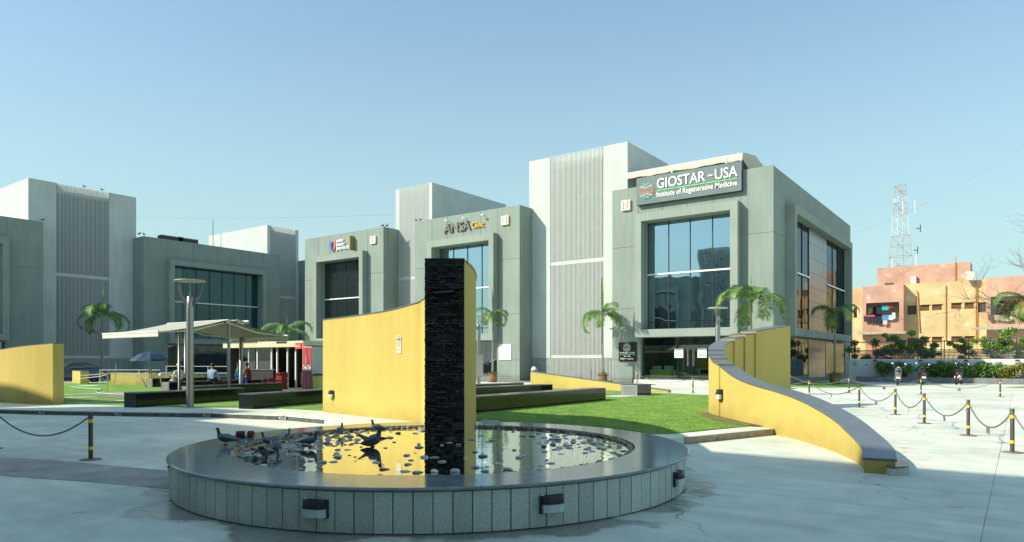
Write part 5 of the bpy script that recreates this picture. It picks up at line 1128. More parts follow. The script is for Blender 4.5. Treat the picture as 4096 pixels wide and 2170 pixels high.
for a in ((3505, 3526, 1223, 1258, Yb, (.02, .025, .04), 'dark navy trousers on the inner line of the left balcony'), (3527, 3556, 1222, 1242, Yb, (.02, .45, .50), 'turquoise shirt on the inner line of the left balcony'), (3553, 3570, 1219, 1232, Yb, (.65, .03, .04), 'red cloth on the inner line of the left balcony'),
          (3456, 3478, 1264, 1290, Ya, (.03, .03, .035), 'black cloth at the left end of the outer line'), (3462, 3500, 1262, 1268, Ya-.1, (.75, .05, .2), 'pink strip of cloth on the outer line'), (3478, 3503, 1268, 1292, Ya, (.02, .025, .04), 'dark blue cloth on the outer line'), (3503, 3528, 1266, 1298, Ya, (.018, .018, .02), 'black trousers on the outer line'),
          (3529, 3555, 1262, 1282, Ya, (.10, .25, .65), 'blue shirt on the outer line'), (3532, 3549, 1282, 1300, Ya-.04, (.5, .5, .47), 'grey cloth hanging below the blue shirt'), (3555, 3572, 1262, 1282, Ya, (.75, .78, .82), 'white shirt on the outer line'), (3568, 3581, 1252, 1278, Ya-.03, (.8, .8, .8), 'white towel at the right end of the outer line'),
          (3977, 4000, 1264, 1283, Ya, (.35, .30, .22), 'beige cloth on the right balcony line'), (4001, 4021, 1265, 1285, Ya, (.40, .36, .26), 'light brown cloth on the right balcony line'), (4022, 4048, 1266, 1286, Ya, (.62, .60, .54), 'cream cloth on the right balcony line'), (3953, 3975, 1258, 1285, Ya, (.10, .09, .07), 'dark cloth at the left end of the right balcony line'), (3968, 3982, 1192, 1240, Yb, (.25, .42, .36), 'pale green curtain in the right balcony opening'), (4062, 4090, 1200, 1215, Yb, (.05, .35, .40), 'teal cloth inside the right balcony')): cloth(*a)
for nm, xa, xb in (('left', q0x, q1x), ('right', r0x, r1x-4)):
    rk = thing('drying_rack', f'thin drying rails in front of the {nm} balcony of the flats', 'rack', (F0, FY, hz0+.2)); zz = .0 if nm == 'left' else (kz0-hz0)
    MB().tube([(xa+.1, by-.35, zz), (xb-.2, by-.35, zz+.02)], .02, 5).tube([(xa+.1, by-.35, zz), (xa+.1, by+.1, zz)], .02, 5).tube([(xb-.25, by-.35, zz), (xb-.25, by+.1, zz)], .02, 5).build('rail', M_dark, rk)
bp_ = thing('potted_plant', 'small green potted plant in the left balcony opening', 'plant', (F0+hx0+.35, PBY+.35, hz0)); MB().lathe([(.12, 0), (.17, .3), (.15, .3)], n=12).build('pot', mat('pot_clay', (.35, .17, .09), .8), bp_)
leaves(160, [(0, 0, .8, .25), (.05, 0, 1.1, .28), (-.1, 0, .5, .15)], .06, random.Random(3)).build('foliage', M_bush, bp_, kind='stuff')

# lattice tower
TW = W((3601-CX)/FPX*150, 150); lt = thing('lattice_tower', 'tall red and white steel lattice mast behind the flats', 'tower', (TW.x, TW.y, 0), CAM_ANG)
TH = EYE+(HY-744)/FPX*150
def tseg(z0, z1, m, nb, nm):
    def hw(z_): return 2.35-1.55*min(1, max(0, (z_-15)/(TH-17)))**.75 if z_ > 15 else 2.35+(15-z_)*.05
    m_ = MB(); n = nb
    for sx, sy in ((-1, -1), (1, -1), (1, 1), (-1, 1)): m_.tube([(sx*hw(z0), sy*hw(z0), z0), (sx*hw((z0+z1)/2), sy*hw((z0+z1)/2), (z0+z1)/2), (sx*hw(z1), sy*hw(z1), z1)], .07, 4, False)
    for k in range(n):
        a, b = z0+(z1-z0)*k/n, z0+(z1-z0)*(k+1)/n; A, B = hw(a), hw(b)
        for p1, p2, p3, p4 in (((-1, -1), (1, -1), 0, 0), ((1, -1), (1, 1), 0, 0), ((1, 1), (-1, 1), 0, 0), ((-1, 1), (-1, -1), 0, 0)):
            s_ = 1 if k % 2 else -1; u, v = (p1, p2) if s_ > 0 else (p2, p1)
            m_.tube([(u[0]*A, u[1]*A, a), (v[0]*B, v[1]*B, b)], .04, 4, False); m_.tube([(p1[0]*B, p1[1]*B, b), (p2[0]*B, p2[1]*B, b)], .035, 4, False)
    m_.build(nm, m, lt, kind='stuff')
M_mr = mat('mast_red', (.40, .30, .28), .6); M_mw = mat('mast_white', (.55, .60, .61), .5)
tseg(0, 15, M_mw, 4, 'lattice_section'); tseg(15, 28.5, M_mr, 6, 'lattice_section'); tseg(28.5, 32.8, M_mw, 3, 'lattice_section') if TH > 30 else None
zz = 28.5 if TH > 30 else 15
tseg(32.8, 35.6, M_mr, 2, 'lattice_section'); tseg(35.6, TH-2.4, M_mw, 2, 'lattice_section'); tseg(TH-2.4, TH, M_mr, 2, 'lattice_section')
for x, z0, z1 in ((-2.8, 19.5, 23.2), (2.3, 19.5, 24), (-.6, 32.8, 35.4), (2.0, 32.8, 35.6)): MB().box(x-.18, x+.18, -2.4, -2.15, z0, z1).build('antenna_panel', M_mw, lt)
for x, y0, z0 in ((3.2, 0, 29.6), (2.6, 0, 25)): MB().box(x-.8, x, -1.9, -1.8, z0, z0+.15).box(x, x+.1, -1.95, -1.8, z0-.7, z0+.9).build('antenna_arm', M_dark, lt)
# overhead wires
def wire(a, b, sag, label):
    o = thing('overhead_wire', label, 'wire', (a+b)/2); c_ = (a+b)/2; MB().tube([a.lerp(b, t)-c_-Vector((0, 0, sag*(1-(2*t-1)**2))) for t in np.linspace(0, 1, 24)], .013, 4).build('wire', mat('wire_grey', (.30, .34, .36), .8), o)
wire(W((540-CX)/FPX*95, 95, EYE+(HY-872)/FPX*95), W((1600-CX)/FPX*92, 92, EYE+(HY-858)/FPX*92), .25, 'thin sagging wire crossing the sky between the two left towers')
wire(W((3410-CX)/FPX*80, 80, EYE+(HY-938)/FPX*80), W((4200-CX)/FPX*70, 70, EYE+(HY-510)/FPX*70), 1.0, 'thin wire rising across the sky at the right edge')

# ================================================================== CAFE
def awning(x0, x1, yr, zr, half, zv, label, posts=(), scal=0.16, drop=0.20):
    a = thing('awning', label, 'awning', ((x0+x1)/2, yr, 0)); L_ = x1-x0; h = L_/2
    for sg in (-1, 1):
        m_ = MB(); n = 8; vs = []
        for i in range(2):
            for j in range(n+1): t = j/n; vs.append(((-h, h)[i], sg*half*t, zr+(zv-zr)*t-0.05*math.sin(PI*t)))
        m_.add(vs, [(j, j+1, n+2+j, n+1+j) for j in range(n)], True)
        m_.add([(v[0], v[1], v[2]-.012) for v in vs], [(j, n+1+j, n+2+j, j+1) for j in range(n)], True); m_.build('canvas_panel', M_awn, a)
        v_ = MB(); ns = int(L_/scal); vs = []
        for k in range(ns*4+1): x = -h+L_*k/(ns*4); vs += [(x, sg*(half+.005), zv), (x, sg*(half+.005), zv-drop+.045*abs(math.cos(PI*k/4)))]
        v_.add(vs, [(2*k, 2*k+1, 2*k+3, 2*k+2) for k in range(ns*4)]); v_.add([(p[0], p[1]+sg*.008, p[2]) for p in vs], [(2*k, 2*k+2, 2*k+3, 2*k+1) for k in range(ns*4)]); v_.build('valance', M_val, a)
        MB().box(-h, h, sg*half-.03, sg*half+.03, zv-.005, zv+.06).build('front_bar', M_wht, a)
        for x in (-h+.25, h-.15): MB().tube([(x, 0, zr-.10), (x+.0, sg*half*.5, (zr+zv)/2-.20), (x, sg*half, zv)], .03, 6, smooth=False).build('folding_arm', M_wht, a)
    MB().box(-h, h, -.10, .10, zr-.16, zr-.02).build('ridge_box', M_gal, a)
    for (px, py_2, r_) in posts: MB().lathe([(r_*1.8, PZ), (r_*1.8, PZ+.02), (r_, PZ+.02), (r_, zr-.15)], (px, py_2, 0), n=14).build('post', M_gal, a)
    return a
def transl(name, rgb, k):
    m, n, l, p = nodes_of(name); o = n['Material Output']; tl = n.new('ShaderNodeBsdfTranslucent'); tl.inputs[0].default_value = (*rgb, 1); p.inputs['Base Color'].default_value = (*rgb, 1); p.inputs['Roughness'].default_value = .9
    mi = n.new('ShaderNodeMixShader'); mi.inputs[0].default_value = k; l.new(p.outputs[0], mi.inputs[1]); l.new(tl.outputs[0], mi.inputs[2]); l.new(mi.outputs[0], o.inputs[0]); return m
M_awn = transl('awning_canvas_shaded', (0.44, 0.41, 0.34), .02); M_val = transl('awning_valance_lit', (0.78, 0.76, 0.68), .1)  # one cloth: panel colour lowered for underside shade, valance raised as sunlit
awning(-32.3, -27.5, 16.9, 3.42, 3.0, 2.80, 'large cream gable awning over the cafe seats', ((2.2, 0.15, .06), (-2.0, .2, .05), (-1.2, 2.9, .09), (2.1, -1.6, .04)))
awning(XatY(669, 21.2), XatY(915, 21.2), 21.8, 3.90, 0.6, 3.82, 'small cream awning with scalloped edge behind and above the large one', ((-2.3, 0, .06), (2.3, 0, .06)), 0.22, 0.16)
KX0, KX1, KY = -36.9, -29.6, 22.6
kk = thing('cafe_kiosk', 'low cafe kiosk with glazed counter and cream fascia behind the benches', 'kiosk', (KX0, KY, PZ)); KL = KX1-KX0
M_kf = mat('fascia_cream', (.62, .56, .38), .6, .06, 2); M_kd = mat('kiosk_dark', (.014, .015, .016), .6)  # counter colour lowered to carry the awning's shade
MB().box(0, KL, -.25, 3.0, 2.24, 2.55).build('fascia', M_kf, kk); MB().box(0, KL, 2.9, 3.0, 0, 2.3).box(0, .06, 0, 2.9, 0, 2.3).box(KL-.06, KL, 0, 2.9, 0, 2.3).build('wall', mat('kiosk_inner', (.10, .09, .07), .8, .2, 1), kk)
MB().box(1.5, 4.4, 0, .35, 0, 1.02).build('counter', M_kd, kk); MB().box(1.4, 4.5, -.06, .42, 1.021, 1.06).build('counter_top', M_gal, kk)
for x in (1.3, 2.1, 2.9, 4.2, 4.7, 5.6, 6.3): MB().box(x-.04, x+.04, .02, .10, 0, 2.3).build('post', M_wht, kk)
for a, b in ((1.36, 2.04), (2.16, 2.84), (2.96, 4.14)): MB().box(a, b, .05, .062, 1.08, 2.28).build('pane', M_cg, kk)
MB().box(4.3, 5.5, 1.2, 1.25, 0, 2.3).build('inner_wall', M_kd, kk); MB().box(.3, 1.2, .9, 1.3, .0, 1.6).build('display_shelf', M_red, kk)
for k, c_ in enumerate(((.7, .55, .02), (.1, .45, .05), (.75, .3, .02), (.7, .6, .05))): MB().box(.38+k*.2, .55+k*.2, .8, .899, 1.15, 1.33).build('snack_box', mat('snack_%s' % 'abcd'[k], c_, .5), kk)
MB().box(5.05, 5.95, -.24, -.2505, 2.42, 2.54).build('fascia_label', M_dark, kk)
rs = thing('light_sign', 'small red sign box above the drinks cooler', 'sign', (XatY(1183, KY-.9)-.05, KY-.9, 2.12+PZ)); MB().box(0, .42, 0, .15, 0, .30).build('box', mat('sign_red', (.75, .06, .04), .4, emit=((1, .08, .04), .35)), rs, bevel=.02); text('Coca-Cola', rs, .04, .38, .08, .22, -.001, M_wht, .004, shear=.3)
cc = thing('drinks_cooler', 'drinks cooler with a red panel showing a cola bottle', 'cooler', (XatY(1212, KY-.9), KY-.9, PZ-.1), 0)
MB().box(-.08, .66, .03, .75, 0, 2.32).build('cabinet', mat('cooler_white', (.5, .5, .5), .4), cc); MB().box(-.02, .62, .0, .029, .05, 2.28).build('side_panel', mat('cola_red', (.55, .05, .03), .4), cc)
bt = [(.06, .05), (.10, .5), (.09, .95), (.12, 1.25), (.165, 1.55), (.20, 1.85), (.225, 2.0), (.23, 2.26)]; bt = [(.30-(.30-a)*1.0, b) for a, b in bt]
MB().extr(bt+[(.60-a, b) for a, b in bt[::-1]], 1, -.006, -.0005).build('bottle_print', mat('bottle_purple', (.26, .04, .13), .35), cc)
MB().extr([(.215, 1.85), (.2, 1.4), (.15, 1.2), (.2, 1.2), (.26, 1.5), (.26, 1.95)], 1, -.009, -.0065).extr([(.14, .1), (.15, .8), (.19, .8), (.2, .1)], 1, -.009, -.0065).extr([(.40, .1), (.41, .9), (.45, .9), (.46, .1)], 1, -.009, -.0065).build('highlight', mat('bottle_pink', (.60, .30, .45), .4), cc, kind='stuff')
text('Coca-Cola', cc, .00, .62, 1.13, 1.42, -.010, M_wht, .006, bold=.02, shear=.35)
for k, (x, y, m, lab) in enumerate(((4.9, -.6, 'crate', 'red plastic crate on the left of the kiosk door'), (6.0, -.6, 'crate', 'red plastic crate stack beside the drinks cooler'))):
    c_ = thing('plastic_crate', lab, 'crate', (KX0+x, KY+y, PZ), 0); zc = 0
    for j in range(3 if k else 2):
        MB().box(-.25, .25, -.18, .18, zc, zc+.05).box(-.25, .25, -.18, -.15, zc+.05, zc+.14).box(-.25, .25, -.18, -.15, zc+.20, zc+.30).box(-.25, .25, .15, .18, zc+.05, zc+.3).box(-.25, -.22, -.15, .15, zc+.05, zc+.3).box(.22, .25, -.15, .15, zc+.05, zc+.3).build('crate_tier', M_red, c_); zc += .31
yb = thing('litter_bin', 'yellow and silver litter bin right of the drinks cooler', 'bin', (XatY(1272, KY-.7), KY-.7, PZ)); MB().lathe([(.22, 0), (.26, .8), (.24, .8)], n=20).build('bin_body', mat('bin_yellow', (.62, .52, .12), .5), yb); MB().lathe([(.27, .80), (.27, .86), (.05, .9)], n=20).build('lid', M_dark, yb)
tb = thing('litter_bin', 'steel bin with a domed white lid beside the M clinic corner', 'bin', G(2136, 1524, PZ)+Vector((0, 0, 0))); MB().lathe([(.20, 0), (.22, .8), (.20, .8)], n=20).build('bin_body', M_gal, tb); MB().lathe([(.24, .80), (.24, .84), (.19, .88), (.17, .98), (.08, 1.06), (.01, 1.07)], n=20).build('lid', mat('lid_white', (.7, .7, .68), .4), tb)
um = thing('garden_umbrella', 'large dark blue umbrella left of the cafe', 'umbrella', W((597-CX)/FPX*40, 40, PZ), .4)
mm_ = MB(); n = 8; vs = [(0, 0, 2.05)]
for r_, z_ in ((.5, 1.92), (.95, 1.62), (1.02, 1.52)):
    for k in range(n*2): a = 2*PI*k/(n*2); q = r_*(1 if k % 2 == 0 else .95); vs.append((q*math.cos(a), q*math.sin(a), z_-(0 if k % 2 == 0 else .03)))
N2 = n*2; fs = [(0, 1+k, 1+(k+1) % N2) for k in range(N2)] + [(1+j*N2+k, 1+(j+1)*N2+k, 1+(j+1)*N2+(k+1) % N2, 1+j*N2+(k+1) % N2) for j in range(2) for k in range(N2)]
mm_.add(vs, fs).build('canopy', mat('umbrella_blue', (.012, .045, .09), .7), um); MB().tube([(0, 0, 0), (0, 0, 2.1)], .025, 8).build('pole', M_gal, um); MB().lathe([(.25, 0), (.25, .06), (.05, .08)], n=16).build('base', M_dark, um)
# rope-and-stick railings on the left lawn
rt = thing('pipe_railing', 'white pipe railing in front of the dark clinic left of the cafe', 'railing', W(-22, 40.5, PZ), 0)
def rl(px, py, d): q = W((px-CX)/FPX*d, d, EYE-(py-HY)/FPX*d); return q-W(-22, 40.5, PZ)
for p1, p2 in (((400, 1481), (640, 1481)), ((665, 1466), (1100, 1468)), ((640, 1493), (1000, 1494)), ((440, 1494), (640, 1495))): MB().tube([rl(*p1, 42), rl(*p2, 42)], .02, 6).build('rail', M_wht, rt)
for px in (400, 557, 665, 832, 985): MB().tube([rl(px, 1466 if px > 600 else 1481, 42), rl(px, 1536, 42)], .022, 6).build('post', M_wht, rt)
for k, (px, py0, px2, py1, d) in enumerate(((465, 1460, 458, 1530, 41), (433, 1485, 427, 1571, 34), (604, 1478, 608, 1548, 40), (640, 1500, 648, 1563, 36), (567, 1512, 588, 1556, 38))):
    a = W((px-CX)/FPX*d, d, EYE-(py0-HY)/FPX*d); b = W((px2-CX)/FPX*d, d, PZ+.02); o = thing('rope_stick', ('tall pale bamboo stick leaning on the yellow wall end', 'thin pale bamboo stick standing in the left lawn', 'thick wooden stake at the left end of the benches', 'stake with a white rag and orange foot before the bench end', 'thin dark leaning stick left of the benches')[k], 'stick', b, 0, 'sticks holding the rope on the left lawn')
    MB().tube([(0, 0, 0), a-b], .022 if k != 2 else .05, 6).build('stick', mat('bamboo', (.50, .40, .25), .7) if k != 4 else M_twig, o)
    if k == 3: MB().ell(tuple(a-b), (.12, .06, .08)).build('rag', M_wht, o)
rp_ = thing('rope', 'pale rope strung between the sticks across the left lawn', 'rope', W(-20, 38, 0)); O3 = W(-20, 38, 0)
def wp(px, py, d): return W((px-CX)/FPX*d, d, EYE-(py-HY)/FPX*d)-O3
for seq in (((312, 1502, 44), (345, 1502, 44), (405, 1497, 42), (430, 1495, 38), (490, 1499, 40), (560, 1495, 40), (604, 1490, 40)), ((430, 1530, 38), (500, 1522, 40), (604, 1509, 40)), ((604, 1492, 40), (665, 1497, 40), (710, 1506, 38)), ((475, 1529, 40), (560, 1518, 40), (604, 1512, 40)), ((310, 1516, 44), (400, 1507, 42), (428, 1499, 38))):
    MB().tube([wp(*s_) for s_ in seq], .014, 5).build('rope_span', mat('rope_pale', (.70, .70, .62), .8), rp_)
hs_ = thing('garden_hose', 'pale green hose lying in loops on the left lawn', 'hose', G(340, 1560, PZ)); H0 = G(340, 1560, PZ)
pts = [G(px, py, PZ+.045)-H0 for px, py in ((290, 1545), (395, 1545), (360, 1543), (285, 1543), (300, 1550), (380, 1556), (405, 1558), (385, 1566), (400, 1573), (470, 1577), (560, 1580))]
MB().tube(smooth_path([tuple(p) for p in pts], 5), .02, 6).build('hose', mat('hose_green', (.45, .65, .50), .5), hs_)

# ================================================================== PEOPLE (skinned figures) AND PIGEONS
def skinned(name, verts, edges, radii, regions, mats_, parent, sub=2):
    me = D.meshes.new(name); me.from_pydata([tuple(v) for v in verts], edges, []); o = D.objects.new(name, me); C.objects.link(o)
    md = o.modifiers.new('s', 'SKIN'); md.use_smooth_shade = True; md.branch_smoothing = .6
    sk_ = me.skin_vertices[0].data
    for i, r_ in enumerate(radii): sk_[i].radius = r_ if isinstance(r_, tuple) else (r_, r_)
    sk_[0].use_root = True
    ss = o.modifiers.new('u', 'SUBSURF'); ss.levels = sub; ss.render_levels = sub
    bpy.context.view_layer.update(); ev = o.evaluated_get(bpy.context.evaluated_depsgraph_get()); m2 = D.meshes.new_from_object(ev); D.objects.remove(o)
    m2.materials.clear(); [m2.materials.append(x) for x in mats_]
    segs = [(Vector(verts[a]), Vector(verts[b]), regions[k]) for k, (a, b) in enumerate(edges)]
    for p in m2.polygons:
        c_ = p.center; best = (1e9, 0)
        for a, b, r_ in segs:
            ab = b-a; t = max(0, min(1, (c_-a).dot(ab)/max(1e-9, ab.length_squared))); dd = (a+ab*t-c_).length
            if dd < best[0]: best = (dd, r_)
        p.material_index = best[1]; p.use_smooth = True
    m2.name = name; return put(D.objects.new(name, m2), parent)
def seated(loc, rz, label, shirt, trousers, hairm=M_hair, cap=None, lean=0.05, sleeves=True, dress=False):
    t = thing('person', label, 'person', loc, rz, None)           # faces +Y local, seat height at z=0
    V = [(0, 0, .10), (0, .01+lean*.4, .30), (0, lean, .46), (0, lean+.01, .545), (0, lean+.03, .60), (0, lean+.05, .70), (0, lean+.055, .80)]
    E = [(0, 1), (1, 2), (2, 3), (3, 4), (4, 5), (5, 6)]; RG = [0, 0, 0, 1, 1, 1]; RD = [(.165, .12), (.15, .105), (.165, .10), (.07, .06), (.052, .055), (.085, .10), (.06, .075)]
    def add(v, par, r_, rg): V.append(v); E.append((par, len(V)-1)); RG.append(rg); RD.append(r_); return len(V)-1
    for s_ in (-1, 1):
        sh = add((s_*.185, lean, .475), 2, .058, 0); el = add((s_*.24, lean+.06, .21), sh, .044, 0 if sleeves else 1); wr = add((s_*.15, lean+.28, .10), el, .032, 0 if sleeves else 1); add((s_*.12, lean+.36, .10), wr, (.035, .02), 1)
        hp = add((s_*.10, .06, .075), 0, .095, 2); kn = add((s_*.15, .45, .07), hp, .062, 2); an = add((s_*.15, .47, -.36), kn, .040, 2); add((s_*.15, .60, -.42), an, (.04, .03), 3)
    skinned('body', V, E, RD, RG, [shirt, M_skin, trousers, M_dark], t)
    hd = lean+.05
    MB().ell((0, hd-.015, .745), (.088, .10, .085), 14, 8).build('hair' if not cap else 'cap', cap or hairm, t)
    fc = MB().ell((0, hd+.100, .705), (.013, .018, .02), 6, 4)
    for s_ in (-1, 1): fc.ell((s_*.085, hd+.01, .71), (.012, .02, .03), 6, 4)
    fc.build('nose_and_ears', M_skin, t, kind='stuff'); ey = MB(); [ey.ell((s_*.032, hd+.088, .735), (.012, .008, .008), 6, 4) for s_ in (-1, 1)]; ey.ell((0, hd+.093, .665), (.026, .006, .006), 6, 4).build('eyes_and_mouth', mat('dark_features', (.05, .02, .02), .5), t, kind='stuff')
    t.scale = (1.12, 1.12, 1.10); return t
seatz = PZ+.52
def camface(deg): return CAM_ANG+R(deg)
seated(W((846-CX)/FPX*33.6, 33.6, seatz), camface(-12), 'seated person in pale blue shirt and black trousers seen from behind', mat('cloth_blue_shirt', (.32, .45, .62), .9), mat('cloth_black', (.02, .02, .025), .9))
seated(W((720-CX)/FPX*33.4, 33.4, seatz-.02), camface(60), 'seated person in white shirt and pale cap partly behind the awning post', mat('cloth_white_shirt', (.72, .68, .55), .9), mat('cloth_grey', (.2, .2, .2), .9), cap=mat('cap_pale', (.55, .50, .42), .8))
seated(W((942-CX)/FPX*35.5, 35.5, seatz), camface(-75), 'seated person in teal top and bright blue trousers beside the kiosk', mat('cloth_teal', (.03, .25, .22), .9), mat('cloth_blue', (.03, .12, .60), .9), lean=.10)
seated(W((1000-CX)/FPX*36.2, 36.2, seatz), camface(75), 'seated person in dark red top facing the one in blue', mat('cloth_maroon', (.16, .02, .03), .9), mat('cloth_dark', (.05, .05, .06), .9), lean=.14, sleeves=False)

M_pg = mat('pigeon_feather', (.06, .075, .09), .5, .4, 40); M_pgw = mat('pigeon_wing', (.17, .20, .22), .6, .3, 30); M_pgn = mat('pigeon_neck', (.015, .05, .045), .25)
M_pgr = mat('pigeon_leg', (.30, .06, .05), .6)
def pigeon(pose):
    t = thing('pigeon', '', 'pigeon', (0, 0, 0), 0, 'pigeons at the fountain')     # faces +X, feet at z=0
    if pose == 'stand': body = [(-.10, 0, .105), (-.04, 0, .115), (.02, 0, .125), (.065, 0, .145), (.088, 0, .185), (.096, 0, .222), (.108, 0, .236)]; rd = [(.024, .018), (.040, .036), (.046, .048), (.038, .040), (.021, .021), (.020, .022), (.015, .015)]; tail = ((-.10, .105), (-.21, .075)); bk = ((.118, .236), (.142, .229)); eye = (.110, .242)
    elif pose == 'drink': body = [(-.09, 0, .15), (-.04, 0, .14), (.02, 0, .12), (.065, 0, .10), (.10, 0, .075), (.118, 0, .050), (.128, 0, .040)]; rd = [(.024, .018), (.042, .038), (.046, .046), (.036, .036), (.022, .022), (.019, .02), (.014, .014)]; tail = ((-.09, .155), (-.18, .20)); bk = ((.134, .034), (.148, .012)); eye = (.130, .048)
    else: body = [(-.09, 0, .075), (-.03, 0, .085), (.03, 0, .115), (.06, 0, .15), (.078, 0, .19), (.085, 0, .225), (.096, 0, .24)]; rd = [(.028, .02), (.046, .038), (.050, .05), (.036, .038), (.022, .022), (.021, .023), (.015, .015)]; tail = ((-.08, .09), (-.19, .185)); bk = ((.106, .24), (.13, .235)); eye = (.098, .246)
    body = [(x, y, z-0.038) for x, y, z in body]; rd = [(a*f, b*f) for (a, b), f in zip(rd, (1.0, 1.06, 1.08, 1.02, 0.95, 0.95, 1.0))]; bk = tuple((x, z-0.038) for x, z in bk)
    ed = [(2, 1), (1, 0), (2, 3), (3, 4), (4, 5), (5, 6)]; order = [2, 1, 0, 3, 4, 5, 6]; mp_ = {o: i for i, o in enumerate(order)}
    hx, hz_ = body[-1][0], body[-1][2]; bx0, bz0 = body[0][0], body[0][2]
    pth = [(bx0-.035, 0, bz0-.004, .006)]+[(p[0], 0, p[2], (q_[0]+q_[1])/2) for p, q_ in zip(body, rd)]+[(hx+.010, 0, hz_-.003, .006)]
    pth[-2] = (pth[-2][0], 0, pth[-2][2], .0185)
    sp2 = smooth_path(pth, 5); bm3 = MB().tube([(p[0], 0, p[2]) for p in sp2], [max(.003, p[3]) for p in sp2], 12)
    ob = bm3.build('body', M_pg, t); ob.data.materials.append(M_pgn); x4, z4 = body[4][0], body[4][2]
    for pl2 in ob.data.polygons: pl2.material_index = 1 if (pl2.center.x-x4)**2+(pl2.center.z-z4)**2 < .034**2 else 0
    (tx, tz), (ux, uz) = tail; lw = -0.038
    tz += lw; uz += lw*0.8; eye = (eye[0], eye[1]+lw)
    m_ = MB(); m_.add([(tx+.03, -.02, tz+.012), (tx+.03, .02, tz+.012), (ux, .034, uz+.004), (ux, -.034, uz+.004), (tx+.03, -.02, tz-.006), (tx+.03, .02, tz-.006), (ux, .034, uz), (ux, -.034, uz)], [(0, 1, 2, 3), (7, 6, 5, 4), (0, 4, 5, 1), (1, 5, 6, 2), (2, 6, 7, 3), (3, 7, 4, 0)]).build('tail', M_pg, t)
    for s_ in (-1, 1):
        w_ = MB(); c0 = Vector(body[3]); c1 = Vector(body[0]); w_.tube([c0+Vector((.0, s_*.045, .010)), (c0*.6+c1*.4)+Vector((0, s_*.056, .020)), (c0*.3+c1*.7)+Vector((0, s_*.044, .018)), Vector((ux*.75+tx*.25, s_*.016, uz*.7+tz*.3+.014))], [.016, .026, .019, .003], 8)
        w_.v = [(v[0], s_*(.030 if abs(v[1]) < .03 else abs(v[1])*.85+.0045), v[2]) for v in w_.v]; w_.build('wing', M_pgw, t)
        lx_ = .0+.0*s_; bz = min(body[2][2], body[1][2])-.02
        MB().tube([(.0, s_*.020, bz), (.008, s_*.020, .03), (.0, s_*.020, .004)], [.010, .004, .0035], 6).tube([(-.018, s_*.020, .004), (.030, s_*.020, .004)], .003, 5).tube([(.0, s_*.020, .004), (.022, s_*.034, .004)], .003, 5).build('leg', M_pgr, t)
    MB().tube([(bk[0][0], 0, bk[0][1]), (bk[1][0], 0, bk[1][1])], [.007, .0015], 6).build('beak', mat('pigeon_beak', (.09, .08, .08), .5), t)
    e_ = MB(); [e_.ell((eye[0], s_*.0145, eye[1]), (.0035, .0025, .0035), 6, 4) for s_ in (-1, 1)]; e_.build('eyes', mat('pigeon_eye', (.6, .18, .03), .3), t, kind='stuff'); return t
PGs = {k: pigeon(k) for k in ('stand', 'drink', 'fan')}; used_p = set()
def put_pigeon(pose, px, py, z_, heading, label, sc=1.0):
    loc = G(px, py, z_); rz = CAM_ANG+R(heading)
    if pose not in used_p: o = PGs[pose]; used_p.add(pose); o.location = loc; o.rotation_euler[2] = rz; o['label'] = label; o.scale = (sc*.93,)*3
    else: o = dup(PGs[pose], loc, rz, label, 'pigeons at the fountain', sc*.93)
for a in (('stand', 903, 1781, RZ, 176, 'dark pigeon standing on the polished rim facing left', 1.28), ('stand', 1072, 1786, .43, 160, 'black pigeon standing upright behind the two feeding ones', 1.05), ('drink', 1055, 1834, .425, 97, 'grey barred pigeon seen from behind at the left stones', 1.1), ('drink', 1103, 1815, .425, -60, 'blue grey pigeon bending down to the water', 1.25), ('stand', 1152, 1764, .43, 95, 'pigeon with its back turned near the far pool edge, left', .95),
          ('stand', 1238, 1787, .43, -5, 'dark pigeon in profile facing right over the stones', 1.15), ('stand', 1362, 1740, .43, 88, 'black pigeon seen from behind near the far pool edge', 1.0), ('fan', 1488, 1788, .42, -2, 'large dark pigeon with raised tail wading before the yellow reflection', 1.5), ('stand', 1512, 1732, .43, 170, 'slim pigeon facing left behind the one with raised tail', 1.15)): put_pigeon(*a)
# roof pigeons
for k, (bx, by_, bz, h_, lab) in enumerate(((-74.2, YatX(337, -74.2), 18.62, 200, 'pigeon on the roof edge of the shaded stair tower, left one'), (-74.2, YatX(408, -74.2), 18.62, 200, 'pigeon on the roof edge of the shaded stair tower, right one'), (-71.8, YatX(170, -71.8), 14.32, 90, 'pigeon on the roof corner of the leftmost clinic'), (-71.8, YatX(558, -71.8), 14.32, 20, 'pigeon on the roof corner of the dark clinic, left of a pair'), (-71.8, YatX(576, -71.8), 14.32, 190, 'pigeon on the roof corner of the dark clinic, right of a pair'),
    (XatY(1531, 46.1), 46.1, 14.37, 10, 'pigeon standing on the roof corner of the L clinic'), (XatY(1545, 46.3), 46.4, 14.37, 0, 'pigeon crouching just behind the roof corner of the L clinic'), (XatY(1665, 46.1), 46.1, 14.35, 180, 'pigeon at the left roof corner of the M clinic'), (XatY(1681, 46.1), 46.1, 14.35, 180, 'second pigeon from the left roof corner of the M clinic'), (XatY(1160, 46.1), 51.0, 14.3, 40, 'pigeon far back on the roof edge'))):
    if k < 9: o = dup(PGs['stand'], (bx, by_, bz), R(h_), lab, 'pigeons on the roof edges', 1.5)
# rolled cloth on the rim
rc = thing('rolled_cloth', 'small dark red roll tied with a white band lying on the fountain rim', 'roll', G(981, 1752, RZ), CAM_ANG+R(4))
MB().tube([(-.135, 0, .055), (-.12, 0, .056), (.12, 0, .056), (.13, 0, .054)], [.045, .055, .054, .046], 14).build('roll', mat('roll_red', (.16, .035, .025), .8, .3, 30), rc); MB().tube([(.01, 0, .056), (.045, 0, .056)], .0565, 14).build('white_band', M_wht, rc); MB().tube([(-.06, 0, .056), (-.02, 0, .056)], .0558, 14).build('dark_band', M_dark, rc)

